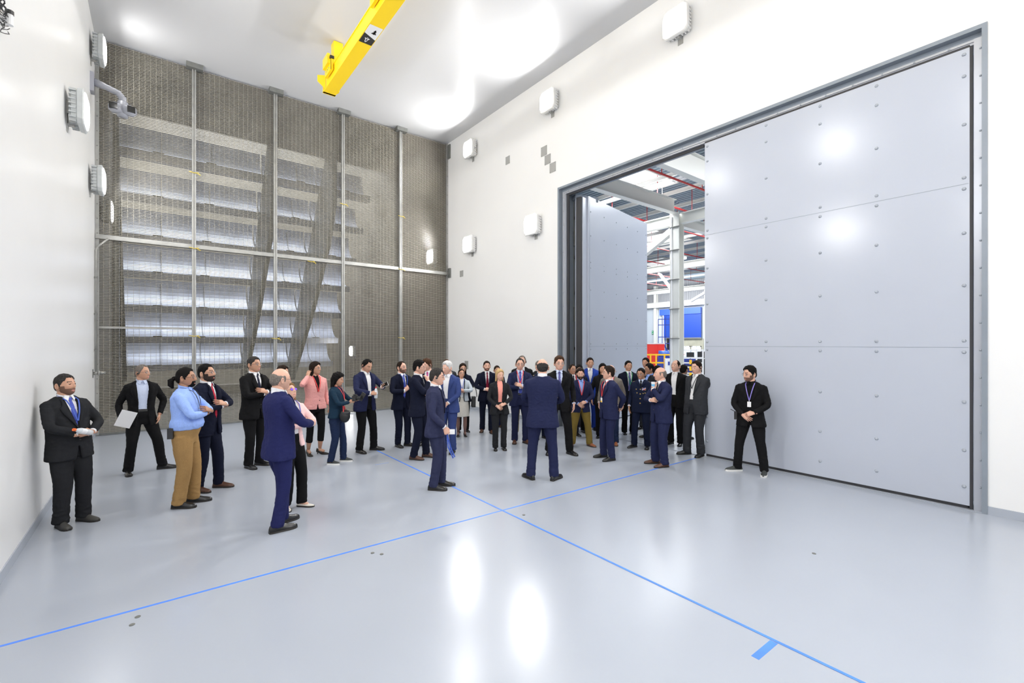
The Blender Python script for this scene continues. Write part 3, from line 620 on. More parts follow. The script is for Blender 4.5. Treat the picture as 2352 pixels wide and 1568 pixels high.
M_stub = mat('beard_stubble', (.17, .095, .07), .8, spec=.1); M_beard = mat('greying_beard', (.045, .032, .028), .85, noise=.4, nscale=90, spec=.1)
def ss(x): x = np.clip(x, 0, 1); return x * x * (3 - 2 * x)
def G(x): return np.exp(-x * x)
NU, NV = 72, 52
def head_grid():
    t = np.linspace(-PI, PI, NU, endpoint=False); ph = t - .55 * np.sin(t)
    th = np.linspace(-PI / 2 + .06, PI / 2 - .06, NV)
    PH, TH = np.meshgrid(ph, th); x = np.sin(PH) * np.cos(TH); y = np.cos(PH) * np.cos(TH); z = np.sin(TH)
    X, Y, Z = .076 * x, .098 * y, .118 * z
    N = np.stack([x / .076, y / .098, z / .118], -1); N /= np.linalg.norm(N, axis=-1, keepdims=True)
    s = np.clip(-Z / .118, 0, 1); X = X * (1 - .30 * s ** 1.6) * (1 + .05 * G((Z - .04) / .05) * (Y < .02))
    Y = np.where((Y < 0), Y * (1 - .42 * ss((-.02 - Z) / .08)), Y)
    wf = ss((Y - .0) / .05)
    Y = Y + wf * .020 * G((Z + .092) / .030) * G(X / .05)
    tt = np.clip((.024 - Z) / .052, 0, 1)
    nosez = np.where(Z > -.030, tt, G((Z + .030) / .0065)); wd = .0085 + .007 * G((Z + .028) / .010)
    Y = Y + wf * (.005 * (Z > -.036) * (Z < .03) + .017 * nosez) * G(X / wd) * (nosez > .02)
    Y = Y - wf * .012 * G((np.abs(X) - .031) / .013) * G((Z - .007) / .010)
    Y = Y + wf * .004 * G((Z - .027) / .008) * G(X / .05)
    Y = Y + wf * (.0055 * G((Z + .060) / .0055) + .006 * G((Z + .0745) / .0055) - .003 * G((Z + .067) / .0025)) * G(X / .021)
    Y = Y + wf * .004 * G((Z + .098) / .012) * G(X / .018)
    Y = Y + wf * .003 * G((np.abs(X) - .045) / .018) * G((Z + .018) / .018)
    return np.stack([X, Y, Z], -1), N, PH
HP, HN, HPH = head_grid()
def grid_faces(mask=None):
    f = []
    for i in range(NV - 1):
        for j in range(NU):
            k = (j + 1) % NU
            if mask is None or mask[i, j] > .02 or mask[i+1, j] > .02 or mask[i, k] > .02 or mask[i+1, k] > .02:
                f.append((i * NU + j, i * NU + k, (i+1) * NU + k, (i+1) * NU + j))
    return f
AD = np.abs(np.degrees(HPH)); HX, HY, HZ_ = HP[..., 0], HP[..., 1], HP[..., 2]
LINES = dict(short=([0, 20, 38, 50, 62, 74, 82, 92, 104, 125, 180], [.080, .084, .082, .052, .042, .012, -.020, .004, .004, -.045, -.066]),
             rec=([0, 18, 36, 50, 62, 74, 82, 92, 104, 125, 180], [.088, .100, .102, .070, .046, .014, -.020, .004, .004, -.045, -.066]),
             long=([0, 15, 40, 60, 72, 82, 95, 110, 180], [.080, .078, .062, .045, .020, -.02, -.07, -.09, -.09]))
def hair_mask(style):
    key = 'long' if style in ('long', 'curly', 'bob', 'updo') else 'rec' if style in ('rec', 'thin') else 'short'
    zl = np.interp(AD, *LINES[key]); nz = np.array([mnoise.noise(Vector((p[0]*95, p[1]*95, p[2]*40 + len(style)))) for p in HP.reshape(-1, 3)]).reshape(NV, NU); m = ss((HZ_ - zl + .006 * nz) / .010 + .5)
    if style == 'fringe': m = m * ss((.048 + .022 * ss((AD - 100) / 60) + .010 * nz - HZ_) / .022 + .3) * ss((AD - 66) / 14)
    if style == 'thin': m = m * ss((AD - 55) / 30 + ss((.095 - HZ_) / .05) * .4)
    return m
def shell(th, m, ns=0.0, seed=0, stretch=(1, 1, 1)):
    off = th * m - .004 * (1 - m)
    if ns:
        P = HP.reshape(-1, 3); nn = np.array([mnoise.noise(Vector((p[0]*stretch[0] + seed, p[1]*stretch[1], p[2]*stretch[2]))) for p in P]).reshape(NV, NU)
        off = off + ns * nn * m
    return (HP + HN * off[..., None]).reshape(-1, 3)
# torso tables at a stature of 1.75 m:  z, half width, depth front, depth back
TM = np.array([(.74,.205,.128,.135),(.84,.202,.130,.140),(.92,.194,.126,.134),(1.00,.182,.120,.118),(1.08,.178,.118,.110),(1.16,.186,.122,.116),(1.24,.198,.128,.126),(1.32,.210,.128,.132),(1.38,.214,.114,.130),(1.42,.208,.098,.118),(1.45,.178,.082,.100),(1.475,.128,.066,.082),(1.50,.086,.056,.070),(1.52,.070,.050,.062)])
TW = np.array([(.74,.200,.120,.135),(.84,.198,.122,.140),(.92,.188,.116,.128),(1.00,.165,.106,.105),(1.08,.152,.102,.095),(1.16,.160,.112,.100),(1.24,.172,.134,.108),(1.32,.182,.132,.112),(1.38,.188,.108,.112),(1.42,.182,.088,.102),(1.45,.155,.072,.088),(1.475,.110,.060,.074),(1.50,.078,.052,.062),(1.52,.064,.046,.056)])
def ik(S, T, a, b, pole):
    S = np.array(S, float); T = np.array(T, float); d = T - S; L = np.linalg.norm(d)
    if L > a + b - .004: T = S + d / L * (a + b - .004); d = T - S; L = a + b - .004
    u = d / L; ca = (a*a + L*L - b*b) / (2*a*L); p = np.array(pole, float); p = p - u * (p @ u); p /= np.linalg.norm(p)
    return S + u * a * ca + p * a * math.sqrt(max(0, 1 - ca*ca)), T
def bend(A, B, C, n=3, r=.35):
    A, B, C = map(np.array, (A, B, C)); out = [A, A + (B-A)*.5]
    for t in np.linspace(0, 1, n): 
        p0 = B + (A-B)*r*.6; p1 = B + (C-B)*r*.6
        out.append((1-t)**2 * p0 + 2*t*(1-t) * B + t*t * p1)
    return out + [B + (C-B)*.6, C]
ARMS = dict(  # wrist, elbow pole, finger direction, back-of-hand direction, curl
 down=((.262, .06, .905), (.3, -1, 0), (0, .15, -1), (1, .1, 0), .35), back=((.05, -.205, .97), (1, -.5, 0), (-1, -.1, -.3), (0, -1, .1), .4),
 front=((.085, .195, .975), (1, -.5, 0), (-.8, .25, -.5), (.1, 1, .25), .45), frontu=((.075, .215, 1.02), (1, -.5, 0), (-.9, .2, -.25), (0, .9, .5), .5),
 cross=((-.005, .200, 1.175), (1, .1, -.6), (-1, -.05, .15), (0, .9, .3), .25), cross2=((.01, .232, 1.205), (1, .2, -.6), (-.9, -.25, .35), (0, .9, .4), .3),
 pocket=((.225, .06, .93), (1, -.7, 0), (-.1, .15, -1), (1, .3, 0), .3), hold=((.11, .30, 1.10), (1, -.5, -.2), (-.55, .8, .1), (.2, -.1, 1), .8),
 holdv=((.12, .29, 1.12), (1, -.5, -.2), (-.7, .75, .1), (.5, .6, .3), 1.0), belly=((.07, .225, 1.08), (1, -.4, 0), (-1, .1, .05), (0, .9, .3), .5), tie=((.06, .215, 1.17), (1, -.4, -.2), (-.7, .2, .7), (.2, .95, 0), .8),
 chin=((.04, .215, 1.385), (.7, .3, -1), (-.15, -.35, .9), (.35, .8, .2), .55), ear=((.175, .10, 1.50), (.8, .5, -.8), (-.25, -.3, .9), (.7, .6, .1), .45), phone=((.10, .33, 1.22), (1, -.5, -.4), (-.35, .9, .15), (.5, -.3, -.8), .5),
 cam=((.07, .27, 1.20), (1, -.4, -.3), (-.6, .6, .3), (.5, .6, .6), .9), low=((.24, .16, .93), (.4, -1, 0), (0, .35, -.9), (1, .2, 0), .8), side=((.265, .09, .92), (.6, -1, 0), (-.2, .6, -.7), (1, .1, .2), .8))
BAKE = []
def xf(p, D):
    """posture: lean and shift of everything above the hips"""
    p = np.array(p, float); t = np.clip((p[..., 2] - .86) / .6, -.1, 1.3)
    q = p.copy(); q[..., 0] += D['hip'][0] + D['lean'][0] * t; q[..., 1] += D['hip'][1] + D['lean'][1] * t; q[..., 2] += D['dz'] - .04 * abs(t) * (abs(D['lean'][0]) + abs(D['lean'][1])); return q
def torso_ring(T, z, off, D, n=44, gx=0.0, inner=0.0, fat=0.0):
    W, F, B = (np.interp(z, T[:, 0], T[:, k]) for k in (1, 2, 3)); bel = fat * G((z - 1.05) / .17)
    W = W + off + bel * .35; F = F + off + bel; B = B + off + bel * .1; e = 2.45
    def ring(o, a0):
        a = np.linspace(a0, 2*PI - a0, n); s, c = np.sin(a), np.cos(a)
        x = (W - o) * np.sign(s) * np.abs(s) ** (2/e); y = np.where(c > 0, (F - o), (B - o)) * np.sign(c) * np.abs(c) ** (2/e)
        return np.stack([x, y, np.full(n, z)], -1)
    if inner:
        g = min(gx / W, .95); a0 = math.asin(g ** (e/2)) if g > .001 else -.03
        return np.concatenate([xf(ring(0, a0), D), xf(ring(inner, a0), D)[::-1]])
    a = np.linspace(0, 2*PI, n, endpoint=False); s, c = np.sin(a), np.cos(a)
    x = W * np.sign(s) * np.abs(s) ** (2/e); y = np.where(c > 0, F, B) * np.sign(c) * np.abs(c) ** (2/e)
    return xf(np.stack([x, y, np.full(n, z)], -1), D)
def front_y(T, x, z, off, fat):
    W, F = (np.interp(z, T[:, 0], T[:, k]) for k in (1, 2)); bel = fat * G((z - 1.05) / .17); W += off + bel*.35; F += off + bel
    return F * (1 - min(.999, abs(x) / W) ** 2.45) ** (1/2.45)
def hand(mb, W, f, b, sx, curl, mi, k=1.0):
    f = Vector(f).normalized(); b = Vector(b); b = (b - f * b.dot(f)).normalized(); t = b.cross(f) * sx; W = Vector(W)   # t: thumb side
    P = lambda a, c, d: W + (f * a + t * c + b * d) * k
    rings = []
    for a, w_, h_ in ((-.05, .026, .020), (-.01, .027, .019), (.02, .033, .016), (.055, .040, .015), (.085, .040, .012), (.098, .036, .009)):
        rings.append([P(a, w_ * math.cos(q), h_ * math.sin(q)) for q in [2*PI*i/12 for i in range(12)]])
    mb.loft(rings, mi)
    for i, (c, L, st) in enumerate(((.030, .070, .088), (.010, .078, .093), (-.010, .073, .091), (-.029, .058, .083))):
        p = P(st - .012, c, 0); pts = [p]; ang = .1 + curl * .35
        for seg in (.46, .30, .24):
            ang += curl * (.45 + .08 * i); p = p + (f * math.cos(ang) - b * math.sin(ang) + t * .10 * (c / .03)) * (L + .012) * seg * k; pts.append(p)
        mb.tube(pts, [.0095*k, .0088*k, .008*k, .0055*k], 7, mi, up=b)
    mb.tube([P(.012, .022, -.004), P(.042, .046, -.010), P(.068, .052 - .02*curl, -.018), P(.090, .048 - .03*curl, -.024 - .01*curl)], [.013*k, .011*k, .0095*k, .006*k], 7, mi, up=b)
def hcap(pts, M, c): return pts @ M.T + c
def rot(yaw, pitch, roll=0):
    return np.array(Matrix.Rotation(-yaw, 3, 'Z') @ Matrix.Rotation(pitch, 3, 'X') @ Matrix.Rotation(roll, 3, 'Y'))

PEOPLE = []
def person(label, u, v, top_px, a, head=(0, 0), arms=('down', 'down'), feet=((.10, 0, .2), (-.10, 0, -.2)), top='suit', tc='navy', lc=None, shirt='white', tie=None, btn=1, hair=('short', 'blk'), skin='b',
           beard=None, specs=None, shoes='blk', fat=.0, lean=(0, 0), hip=(0, 0), sex='m', lan=None, lanlen=1.12, badge=None, earp=False, bottom='trousers', crop=0.0, pw=1.0, medals=False, lod=0, xy=None, ws=1.0, belt=False, opn=0.0, hgt=0.0, hands=(1, 1), group='visitors standing in the test room'):
    """u, v: where the feet stand on the floor (looked up through the camera constants); a: direction faced relative to the camera (0 towards it, 90 to its right)"""
    F_ = Vector((math.sin(YAW), math.cos(YAW), 0)); R_ = Vector((math.cos(YAW), -math.sin(YAW), 0))
    d = FPX * CAM_H / (v - 790.0); pos = F_ * d + R_ * (u - 1176) / FPX * d
    if xy: pos = Vector((*xy, 0))
    ph = pos.normalized(); rh = Vector((ph.y, -ph.x, 0)); ar = math.radians(a); fc = -ph * math.cos(ar) + rh * math.sin(ar)
    rz = math.atan2(-fc.x, fc.y)
    h = CAM_H * (v - top_px) / (v - 790.0) / (1 + hgt)
    k = h / 1.75; root = empty('person', (pos.x, pos.y, 0), rz, label, 'person', group)
    T = (TW if sex == 'f' else TM).copy(); T[:, 1] *= ws
    lc = lc or tc; vox = (.0085, .0105)[min(lod, 1)]
    D = dict(hip=hip, lean=lean, dz=0.0)
    an = [np.array((fx, fy, .085)) for fx, fy, _ in feet]; heel = .05 if shoes == 'heel' else 0
    dz = .1
    for s, A in zip((1, -1), an):
        dx = math.hypot(A[0] - s*.09 - hip[0], A[1] - hip[1]); dz = min(dz, math.sqrt(max(.01, .838**2 - dx*dx)) - .840 + heel*.6)
    D['dz'] = dz
    body = MB(); sm = 0
    # ---- legs
    legs = []
    for s, A, (fx, fy, fyaw) in zip((1, -1), an, feet):
        Hj = np.array((s*.09 + hip[0], hip[1], .925 + dz)); K, A2 = ik(Hj, A + np.array((0, 0, heel*.6)), .4215, .4215, (math.sin(fyaw)*.5 + .02*s, 1, .1)); legs.append((Hj, K, A2, fyaw))
        if bottom == 'skirt' or crop: body.tube(bend(Hj, K, A2), [.070, .064, .054, .052, .051, .050, .030], 12, 4 if bottom == 'skirt' else 0)
        else: body.tube([Hj, K, A2], [.07, .045, .03], 8)
        fd = np.array((math.sin(fyaw), math.cos(fyaw), 0))
        body.tube([A2 + (0, 0, .02), A2 - (0, 0, .03), A2 - np.array((0, 0, .055)) + fd*.09], [.032, .033, .025], 8, 4 if bottom == 'skirt' else 0)
    # ---- torso core, neck
    body.loft([torso_ring(T, z, -.045, D, 20) for z in (.86, 1.0, 1.15, 1.3, 1.40, 1.44)])
    neckb = xf(np.array((0, -.012, 1.43)), D); hc = xf(np.array((0, .018, 1.50)), D); hy, hp = math.radians(head[0]), math.radians(head[1])
    M = rot(hy, hp, math.radians(head[2]) if len(head) > 2 else 0); hk = 1.02 if sex == 'f' else 1.06
    piv = xf(np.array((0, -.005, 1.522)), D); HC = piv + M @ np.array((0, .018, .103))
    nw = .050 if sex == 'f' else .060
    body.tube([neckb, xf(np.array((0, -.008, 1.50)), D), HC + M @ np.array((0, -.022, -.045))], [nw + .012, nw, nw - .002], 14)
    # ---- head
    V = hcap(HP.reshape(-1, 3) * hk, M, HC); fs = grid_faces(); bidx = len(body.v); body.add(V, [], 0)
    for f in fs:
        c = HP.reshape(-1, 3)[list(f)].mean(0); m_ = 0
        if c[1] > .05 and (c[0]/.025)**2 + ((c[2] + .0668)/.0105)**2 < 1: m_ = 1
        elif c[1] > .05 and .012 < abs(c[0]) < .048 and abs(c[2] - (.031 + .004*math.sin((abs(c[0]) - .012)/.036*PI))) < (.0042 if sex == 'm' else .003): m_ = 5
        body.f.append(tuple(i + bidx for i in f)); body.mi.append(m_)
    for rowi in (0, NV - 1): body.f.append(tuple(bidx + rowi*NU + j for j in (range(NU) if rowi else reversed(range(NU))))); body.mi.append(0)
    def hpt(p): return HC + M @ (np.array(p) * hk)
    for s in (-1, 1):
        n, m = 12, 9; rg = []
        for i in range(1, m):
            q = PI*i/m; rg.append([hpt((s*.031 + .0125*math.sin(q)*math.cos(2*PI*j/n), .0775 + .0125*math.cos(q), .007 + .0125*math.sin(q)*math.sin(2*PI*j/n))) for j in range(n)])
        body.loft(rg[:3], 3); body.loft(rg[2:], 2, cap=False)
        lid = [[hpt((s*.031 + .0138*math.cos(aa)*math.sin(bb), .0772 + .0138*math.cos(bb), .0075 + .0138*math.sin(aa)*math.sin(bb))) for aa in np.linspace(.20, PI - .20, 9)] for bb in np.linspace(.25, 1.9, 6)]
        body.loft(lid, 0, cap=False, closed=False)
        lid = [[hpt((s*.031 + .0136*math.cos(aa)*math.sin(bb), .0770 + .0136*math.cos(bb), .0065 - .0136*math.sin(aa)*math.sin(bb))) for aa in np.linspace(.35, PI - .35, 9)] for bb in np.linspace(.55, 1.9, 5)]
        body.loft(lid, 0, cap=False, closed=False)
        er = []
        for sc1, xo in ((.55, -.004), (1, .0), (1.05, .008), (.85, .013), (.45, .008)):
            er.append([hpt((s*(.0745 + xo + .006*max(0, -math.cos(q))), -.012 + .017*sc1*math.cos(q), -.002 + .031*sc1*math.sin(q) + (-.004 if math.sin(q) < 0 else 0))) for q in np.linspace(0, 2*PI, 14, endpoint=False)])
        body.loft(er, 0)
    # ---- arms
    hinfo = []; arms_pts = []
    sh = T[:, 1].max() - .036
    for s, A in zip((1, -1), arms):
        if A is None: A = 'down'
        W_, pole, f, b, curl = ARMS[A] if isinstance(A, str) else A
        S = xf(np.array((s*sh, -.01, 1.405)), D)
        Wt = xf(np.array((s*W_[0], W_[1] + (fat*.75 if W_[1] > .15 and W_[2] < 1.3 else 0), W_[2])), D); E_, Wp = ik(S, Wt, .295, .265, (s*pole[0], pole[1], pole[2]))
        f = (s*f[0], f[1], f[2]); b = (s*b[0], b[1], b[2]); arms_pts.append((s, S, E_, Wp))
        body.tube(bend(S, E_, Wp, 4), [.04, .038, .034, .032, .031, .030, .029, .028, .027], 10)
        hand(body, Wp, f, b, s, curl, 0, .98 if sex == 'm' else .90)
        fv = Vector(f).normalized(); hinfo.append((Vector(Wp), fv, Vector(b).normalized()))
    hm = H_[hair[1]] if hair else H_['blk']
    bm = MB(); bm.v = [tuple(np.array(p) * k) for p in body.v]; bm.f = body.f; bm.mi = body.mi
    stock = C_['hose'] if bottom == 'skirt' else SK[skin]
    bo = bm.build('body', [SK[skin], M_lip, M_eyew, M_iris, stock, hm], root, smooth=True)
    def B(mb, name, m, parent=root, smooth=True, rem=0, lab=None, wr=None):
        q = MB(); q.v = [tuple(np.array(p) * k) for p in mb.v]; q.f = mb.f; q.mi = mb.mi
        o = q.build(name, m, parent, smooth)
        if lab: o['label'] = lab
        if rem:
            r = o.modifiers.new('r', 'REMESH'); r.mode = 'VOXEL'; r.voxel_size = rem
            s_ = o.modifiers.new('s', 'SMOOTH'); s_.factor = .6; s_.iterations = 5
            BAKE.append((o, wr, k))
        return o
    # ---- hair
    if hair:
        st, hcn = hair[0], hair[1]; m_ = hair_mask(st); top_ = ss((HZ_ - .02) / .07)
        th = {'short': .0035 + .013*top_, 'rec': .006 + .008*top_, 'thin': .004 + .002*top_, 'fringe': .0045 + 0*top_, 'buzz': .0035 + .001*top_, 'long': .014 + .010*top_, 'bob': .018 + .010*top_, 'curly': .026 + .012*top_, 'updo': .010 + .004*top_, 'thick': .007 + .020*top_, 'pony': .008 + .008*top_}[st]
        Vh = shell(th, m_, {'curly': .016, 'thick': .007, 'bob': .006, 'short': .004, 'long': .004, 'rec': .003}.get(st, .0015), len(PEOPLE)*3.1, (60, 60, 25) if st != 'curly' else (70, 70, 70))
        hb = MB().add(hcap(Vh * hk, M, HC), grid_faces(m_))
        if st in ('long', 'curly', 'bob'):
            Ln = {'long': .27, 'curly': .22, 'bob': .13}[st]; amp = {'long': .006, 'curly': .020, 'bob': .006}[st]; a1 = 82 if st != 'curly' else 92
            rg = []; seed = len(PEOPLE)
            for zi in np.linspace(.02, -.085 - Ln*.75, 12):
                t_ = (.02 - zi) / (.1 + Ln); outer, inner_ = [], []
                for an_ in np.radians(np.linspace(a1 + 12*t_, 360 - a1 - 12*t_, 30)):
                    rx, ry = .088 + .012*t_ + (.012 if st == 'curly' else 0), .104 - .02*t_ + (.012 if st == 'curly' else 0)
                    nn = amp * mnoise.noise(Vector((math.sin(an_)*4 + seed, math.cos(an_)*4, zi * (8 if st != 'curly' else 22))))
                    outer.append((math.sin(an_)*(rx + nn), math.cos(an_)*(ry + nn) - .01, zi + nn)); inner_.append((math.sin(an_)*(rx*.72), math.cos(an_)*(ry*.75) - .01, zi))
                rg.append(np.array(outer + inner_[::-1]))
            up, lo = rg[:6], rg[6:]
            R2 = M @ np.eye(3); ryaw = rot(hy, hp*.3, 0)
            hb.loft([hcap(r_ * hk, M * (1 - i/11) + ryaw * (i/11), HC) for i, r_ in enumerate(rg)])
            B(hb, 'hair', H_[hcn])
        else:
            if st == 'pony':
                hb.sphere(hpt((0, -.115, .005)), .030, 10, 7); hb.tube([hpt((0, -.125, .0)), hpt((.0, -.155, -.02)), hpt((.005, -.155, -.07)), hpt((0, -.135, -.115))], [.02, .036, .034, .010], 10)
            if st == 'updo': hb.sphere(hpt((0, -.10, .0)), .038, 10, 7)
            B(hb, 'hair', H_[hcn])
    if beard:
        low = ss((-.040 - HZ_) / .008 + .3) * (HY > -.01) * ss((105 - AD) / 10); sd = ss((AD - 52) / 8) * (HZ_ < -.005) * (AD < 92)
        nl = ((HX/.021)**2 + ((HZ_ + .067)/.0085)**2 > 1)
        if beard == 'full': bmk = np.maximum(low, sd) * nl; tb = .007
        elif beard == 'short': bmk = np.maximum(low, sd) * nl; tb = .002
        elif beard == 'goatee': bmk = ss((.040 - np.abs(HX)) / .008) * low * nl * (HY > .03); tb = .008
        else: bmk = ss((.030 - np.abs(HX)) / .006) * G((HZ_ + .050) / .0055) * (HY > .03); bmk = ss(bmk * 1.6); tb = .005
        B(MB().add(hcap(shell(tb, bmk) * hk, M, HC), grid_faces(bmk)), 'beard' if beard != 'tache' else 'moustache', M_stub if beard == 'short' else M_beard if beard == 'full' else H_[hair[1]])
    if specs:
        g = MB(); yv = .100
        for s in (-1, 1):
            g.tube([hpt((s*.032 + .023*math.cos(q), yv - .004 - .12*abs(math.cos(q)*.02 + s*.0), .006 + .018*math.sin(q))) for q in np.linspace(0, 2*PI, 15)], .0019, 5)
            g.tube([hpt((s*.055, yv - .006, .010)), hpt((s*.080, .055, .012)), hpt((s*.084, -.008, .010)), hpt((s*.080, -.025, -.008))], .0017, 5)
        g.tube([hpt((-.010, yv, .010)), hpt((0, yv + .004, .012)), hpt((.010, yv, .010))], .0018, 5)
        go = B(g, 'glasses', M_spec, smooth=False)
        for s in (-1, 1): B(MB().add([hpt((s*.032 + .022*math.cos(q), yv - .004, .006 + .0175*math.sin(q))) for q in np.linspace(0, 2*PI, 14, endpoint=False)] + [hpt((s*.032 + .022*math.cos(q), yv - .0045, .006 + .0175*math.sin(q))) for q in np.linspace(0, 2*PI, 14, endpoint=False)], [tuple(range(14)), tuple(range(27, 13, -1))] + [(i, (i+1) % 14, 14 + (i+1) % 14, 14 + i) for i in range(14)]), 'lens', M_purl if specs == 'violet' else M_lensg, go, False, lab='violet tinted lens' if specs == 'violet' else None)
    if earp:
        for s in ((1, -1) if earp == 2 else (earp,) if earp in (1, -1) else (1,)):
            e = MB().tube([hpt((s*.082, .002, -.004)), hpt((s*.096, .002, -.004))], .014, 10).tube([hpt((s*.086, .0, .028)), hpt((s*.088, -.02, .018)), hpt((s*.088, -.024, -.01)), hpt((s*.086, -.008, -.032))], .003, 5)
            B(e, 'earpiece', M_blk)
        if earp == 2: B(MB().tube([hpt((.09*math.sin(q), -.107*math.cos(q), .0 + .012*math.cos(q))) for q in np.linspace(-1.5, 1.5, 13)], .003, 5), 'headset_band', M_blk)
    # ---- shirt / inner layer
    if top in ('suit', 'open', 'uniform', 'short', 'trim'):
        if shirt:
            B(MB().loft([torso_ring(T, z, -.014, D, 36, fat=fat) for z in (1.015, 1.04, 1.12, 1.2, 1.28, 1.36, 1.42, 1.45, 1.475, 1.497)]), 'shirt' if sex == 'm' else 'blouse', C_[shirt])
    collar = top == 'shirt' or (shirt and sex == 'm')
    cs = tc if top == 'shirt' else shirt
    if collar:
        cg = MB(); rg = []
        for z0, rr, fz in ((1.470, .072, .0), (1.500, .066, -.008), (1.530, nw + .006, -.016), (1.530, nw + .002, -.016), (1.49, nw + .002, -.01)):
            rg.append([xf(np.array((rr*math.sin(q)*1.05, rr*math.cos(q) - .008, z0 + fz*math.cos(q)*1.2)), D) for q in np.linspace(0, 2*PI, 24, endpoint=False)])
        cg.loft(rg, cap=False)
        for s in (-1, 1):
            cg.prism([xf(np.array(p), D) for p in ((s*.008, nw + .012, 1.508), (s*.042, nw - .008, 1.516), (s*.060, .062, 1.468), (s*.032, .088, 1.448))], (0, .004, .002))
        B(cg, 'collar', C_[cs], smooth=False)
    if tie and shirt:
        z0, z1 = 1.485, 1.03; rg = []
        for i, (z, wd) in enumerate([(1.487, .012), (1.482, .020), (1.462, .017), (1.45, .013), (1.40, .020), (1.3, .028), (1.2, .034), (1.10, .038), (1.04, .030), (1.01, .004)]):
            y = max(front_y(T, 0, z, -.014, fat), .066) + (.012 if z > 1.44 else .004)
            rg.append([xf(np.array(p), D) for p in ((-wd, y - .003, z), (0, y + .006, z), (wd, y - .003, z), (0, y - .006, z))])
        B(MB().loft(rg), 'tie', C_[tie], smooth=False)
    # ---- jackets
    zt = 1.500
    if top in ('suit', 'open', 'uniform', 'short', 'trim'):
        hem = {'suit': .775, 'open': .775, 'uniform': .79, 'short': .86, 'trim': .90}[top]; zb = {'suit': 1.10 if not opn else .9, 'open': .70, 'uniform': 1.33, 'short': 1.12, 'trim': .5}[top]
        def gap(z):
            if top == 'uniform': return 0 if z < 1.33 else .050 * (z - 1.33) / .17
            if top in ('open', 'trim') or opn: 
                o_ = opn or .045; return o_ + .022 * ss((z - 1.1) / .35) + (.03 * ss((1.0 - z) / .2))
            return max(0, .062 * ss((z - zb) / .34) ** .9) if z > zb else (.0 if z > zb - .12 else .045 * (zb - .12 - z) / .25)
        zs = sorted(set([hem, hem + .004, .82, .88, .94, 1.0, 1.05, 1.08, 1.10, 1.13, 1.16, 1.2, 1.25, 1.3, 1.34, 1.38, 1.41, 1.43, 1.45, 1.465, 1.48, 1.492, 1.502]) - {z for z in (.82,) if z < hem})
        zs = [z for z in zs if z >= hem]
        fl = lambda z: .004 + .014 * ss((.98 - z) / .2)
        jm = MB().loft([torso_ring(T, z, fl(z), D, 44, gap(z), .030, fat) for z in zs])
        for s, S, E_, Wp in arms_pts:
            Sx = S + np.array((-s*.05, 0, .012)); u_ = (Wp - E_) / np.linalg.norm(Wp - E_)
            pts = [Sx] + bend(S, E_, Wp - u_*.022, 4); jm.tube(pts, [.048, .062, .056, .052, .050, .049, .048, .044, .040] if sex == 'm' else [.044, .057, .052, .047, .046, .045, .044, .040, .037], 16)
            jm.sphere(S + np.array((-s*.012, 0, .0)), .059 if sex == 'm' else .052, 12, 8)
        jn = {'suit': 'jacket', 'open': 'jacket', 'uniform': 'tunic', 'short': 'jacket', 'trim': 'jacket'}[top]
        jo = B(jm, jn, C_[tc], rem=vox, wr='jacket')
        if shirt and sex == 'm' :
            cf = []
            for i, (s, S, E_, Wp) in enumerate(arms_pts):
                if arms[i] in ('pocket',): continue
                u_ = (Wp - E_) / np.linalg.norm(Wp - E_); B(MB().tube([Wp - u_*.05, Wp - u_*.004], [.036, .035], 14), 'shirt_cuff', C_[shirt])
        if top in ('suit', 'open') or top == 'uniform':
            zl = zb if top == 'suit' and not opn else (1.33 if top == 'uniform' else 1.12)
            for s in (-1, 1):
                outer, inner_ = [], []
                for z in np.linspace(zl + .005, 1.475, 12):
                    t_ = (z - zl) / (1.475 - zl); gx = gap(z) + .001; wd = (.012 + .072 * ss(t_ / .72)) * (1 if t_ < .74 else .60) * (.8 if top == 'uniform' else 1)
                    if t_ > .9: wd *= .8
                    yo = lambda xx: front_y(T, xx, z, fl(z), fat)
                    inner_.append(xf(np.array((s*gx, yo(gx) + .003, z)), D)); outer.append(xf(np.array((s*(gx + wd), yo(gx + wd) + .013, z + (.0))), D))
                lm = MB(); n_ = len(outer)
                lift = np.array((0, .006, 0)); vs = inner_ + outer + [p + lift for p in inner_] + [p + lift for p in outer]
                fs_ = []
                for i in range(n_ - 1):
                    a_, b_, c2, d2 = i, i+1, n_+i+1, n_+i
                    fs_ += [(2*n_+a_, 2*n_+d2, 2*n_+c2, 2*n_+b_), (a_, b_, c2, d2), (a_, 2*n_+a_, 2*n_+b_, b_), (d2, c2, 2*n_+c2, 2*n_+d2)]
                B(lm.add(vs, fs_), 'lapel', C_[tc], jo)
            if top == 'suit' and not opn:
                for z in (zb - .005, zb - .10): B(MB().sphere(xf(np.array((0, front_y(T, 0, z, fl(z), fat) + .004, z)), D), .009, 8, 5), 'button', M_blk, jo)
        if top == 'uniform':
            for z in (1.30, 1.20, 1.10, 1.0):
                B(MB().sphere(xf(np.array((0, front_y(T, 0, z, fl(z), fat) + .004, z)), D), .014, 8, 5), 'brass_button', C_['gold'], jo)
        if top == 'trim':
            for s in (-1, 1):
                B(MB().tube([xf(np.array((s*(gap(z) + .008), front_y(T, gap(z), z, fl(z), fat) + .004, z)), D) for z in np.linspace(.905, 1.49, 12)], .011, 6), 'edge_trim', C_['black'], jo)
            B(MB().tube([xf(np.array((math.sin(q)*(T[2, 1] + .02), math.cos(q)*(T[2, 2] + .016), .91)), D) for q in np.linspace(.45, 2*PI - .45, 20)], .012, 6), 'hem_trim', C_['black'], jo)
    elif top in ('shirt', 'knit'):
        zs = [.99, 1.0, 1.04, 1.08, 1.13, 1.2, 1.28, 1.34, 1.38, 1.41, 1.43, 1.45, 1.465, 1.48, 1.495]
        if top == 'knit': zs = [.90] + zs
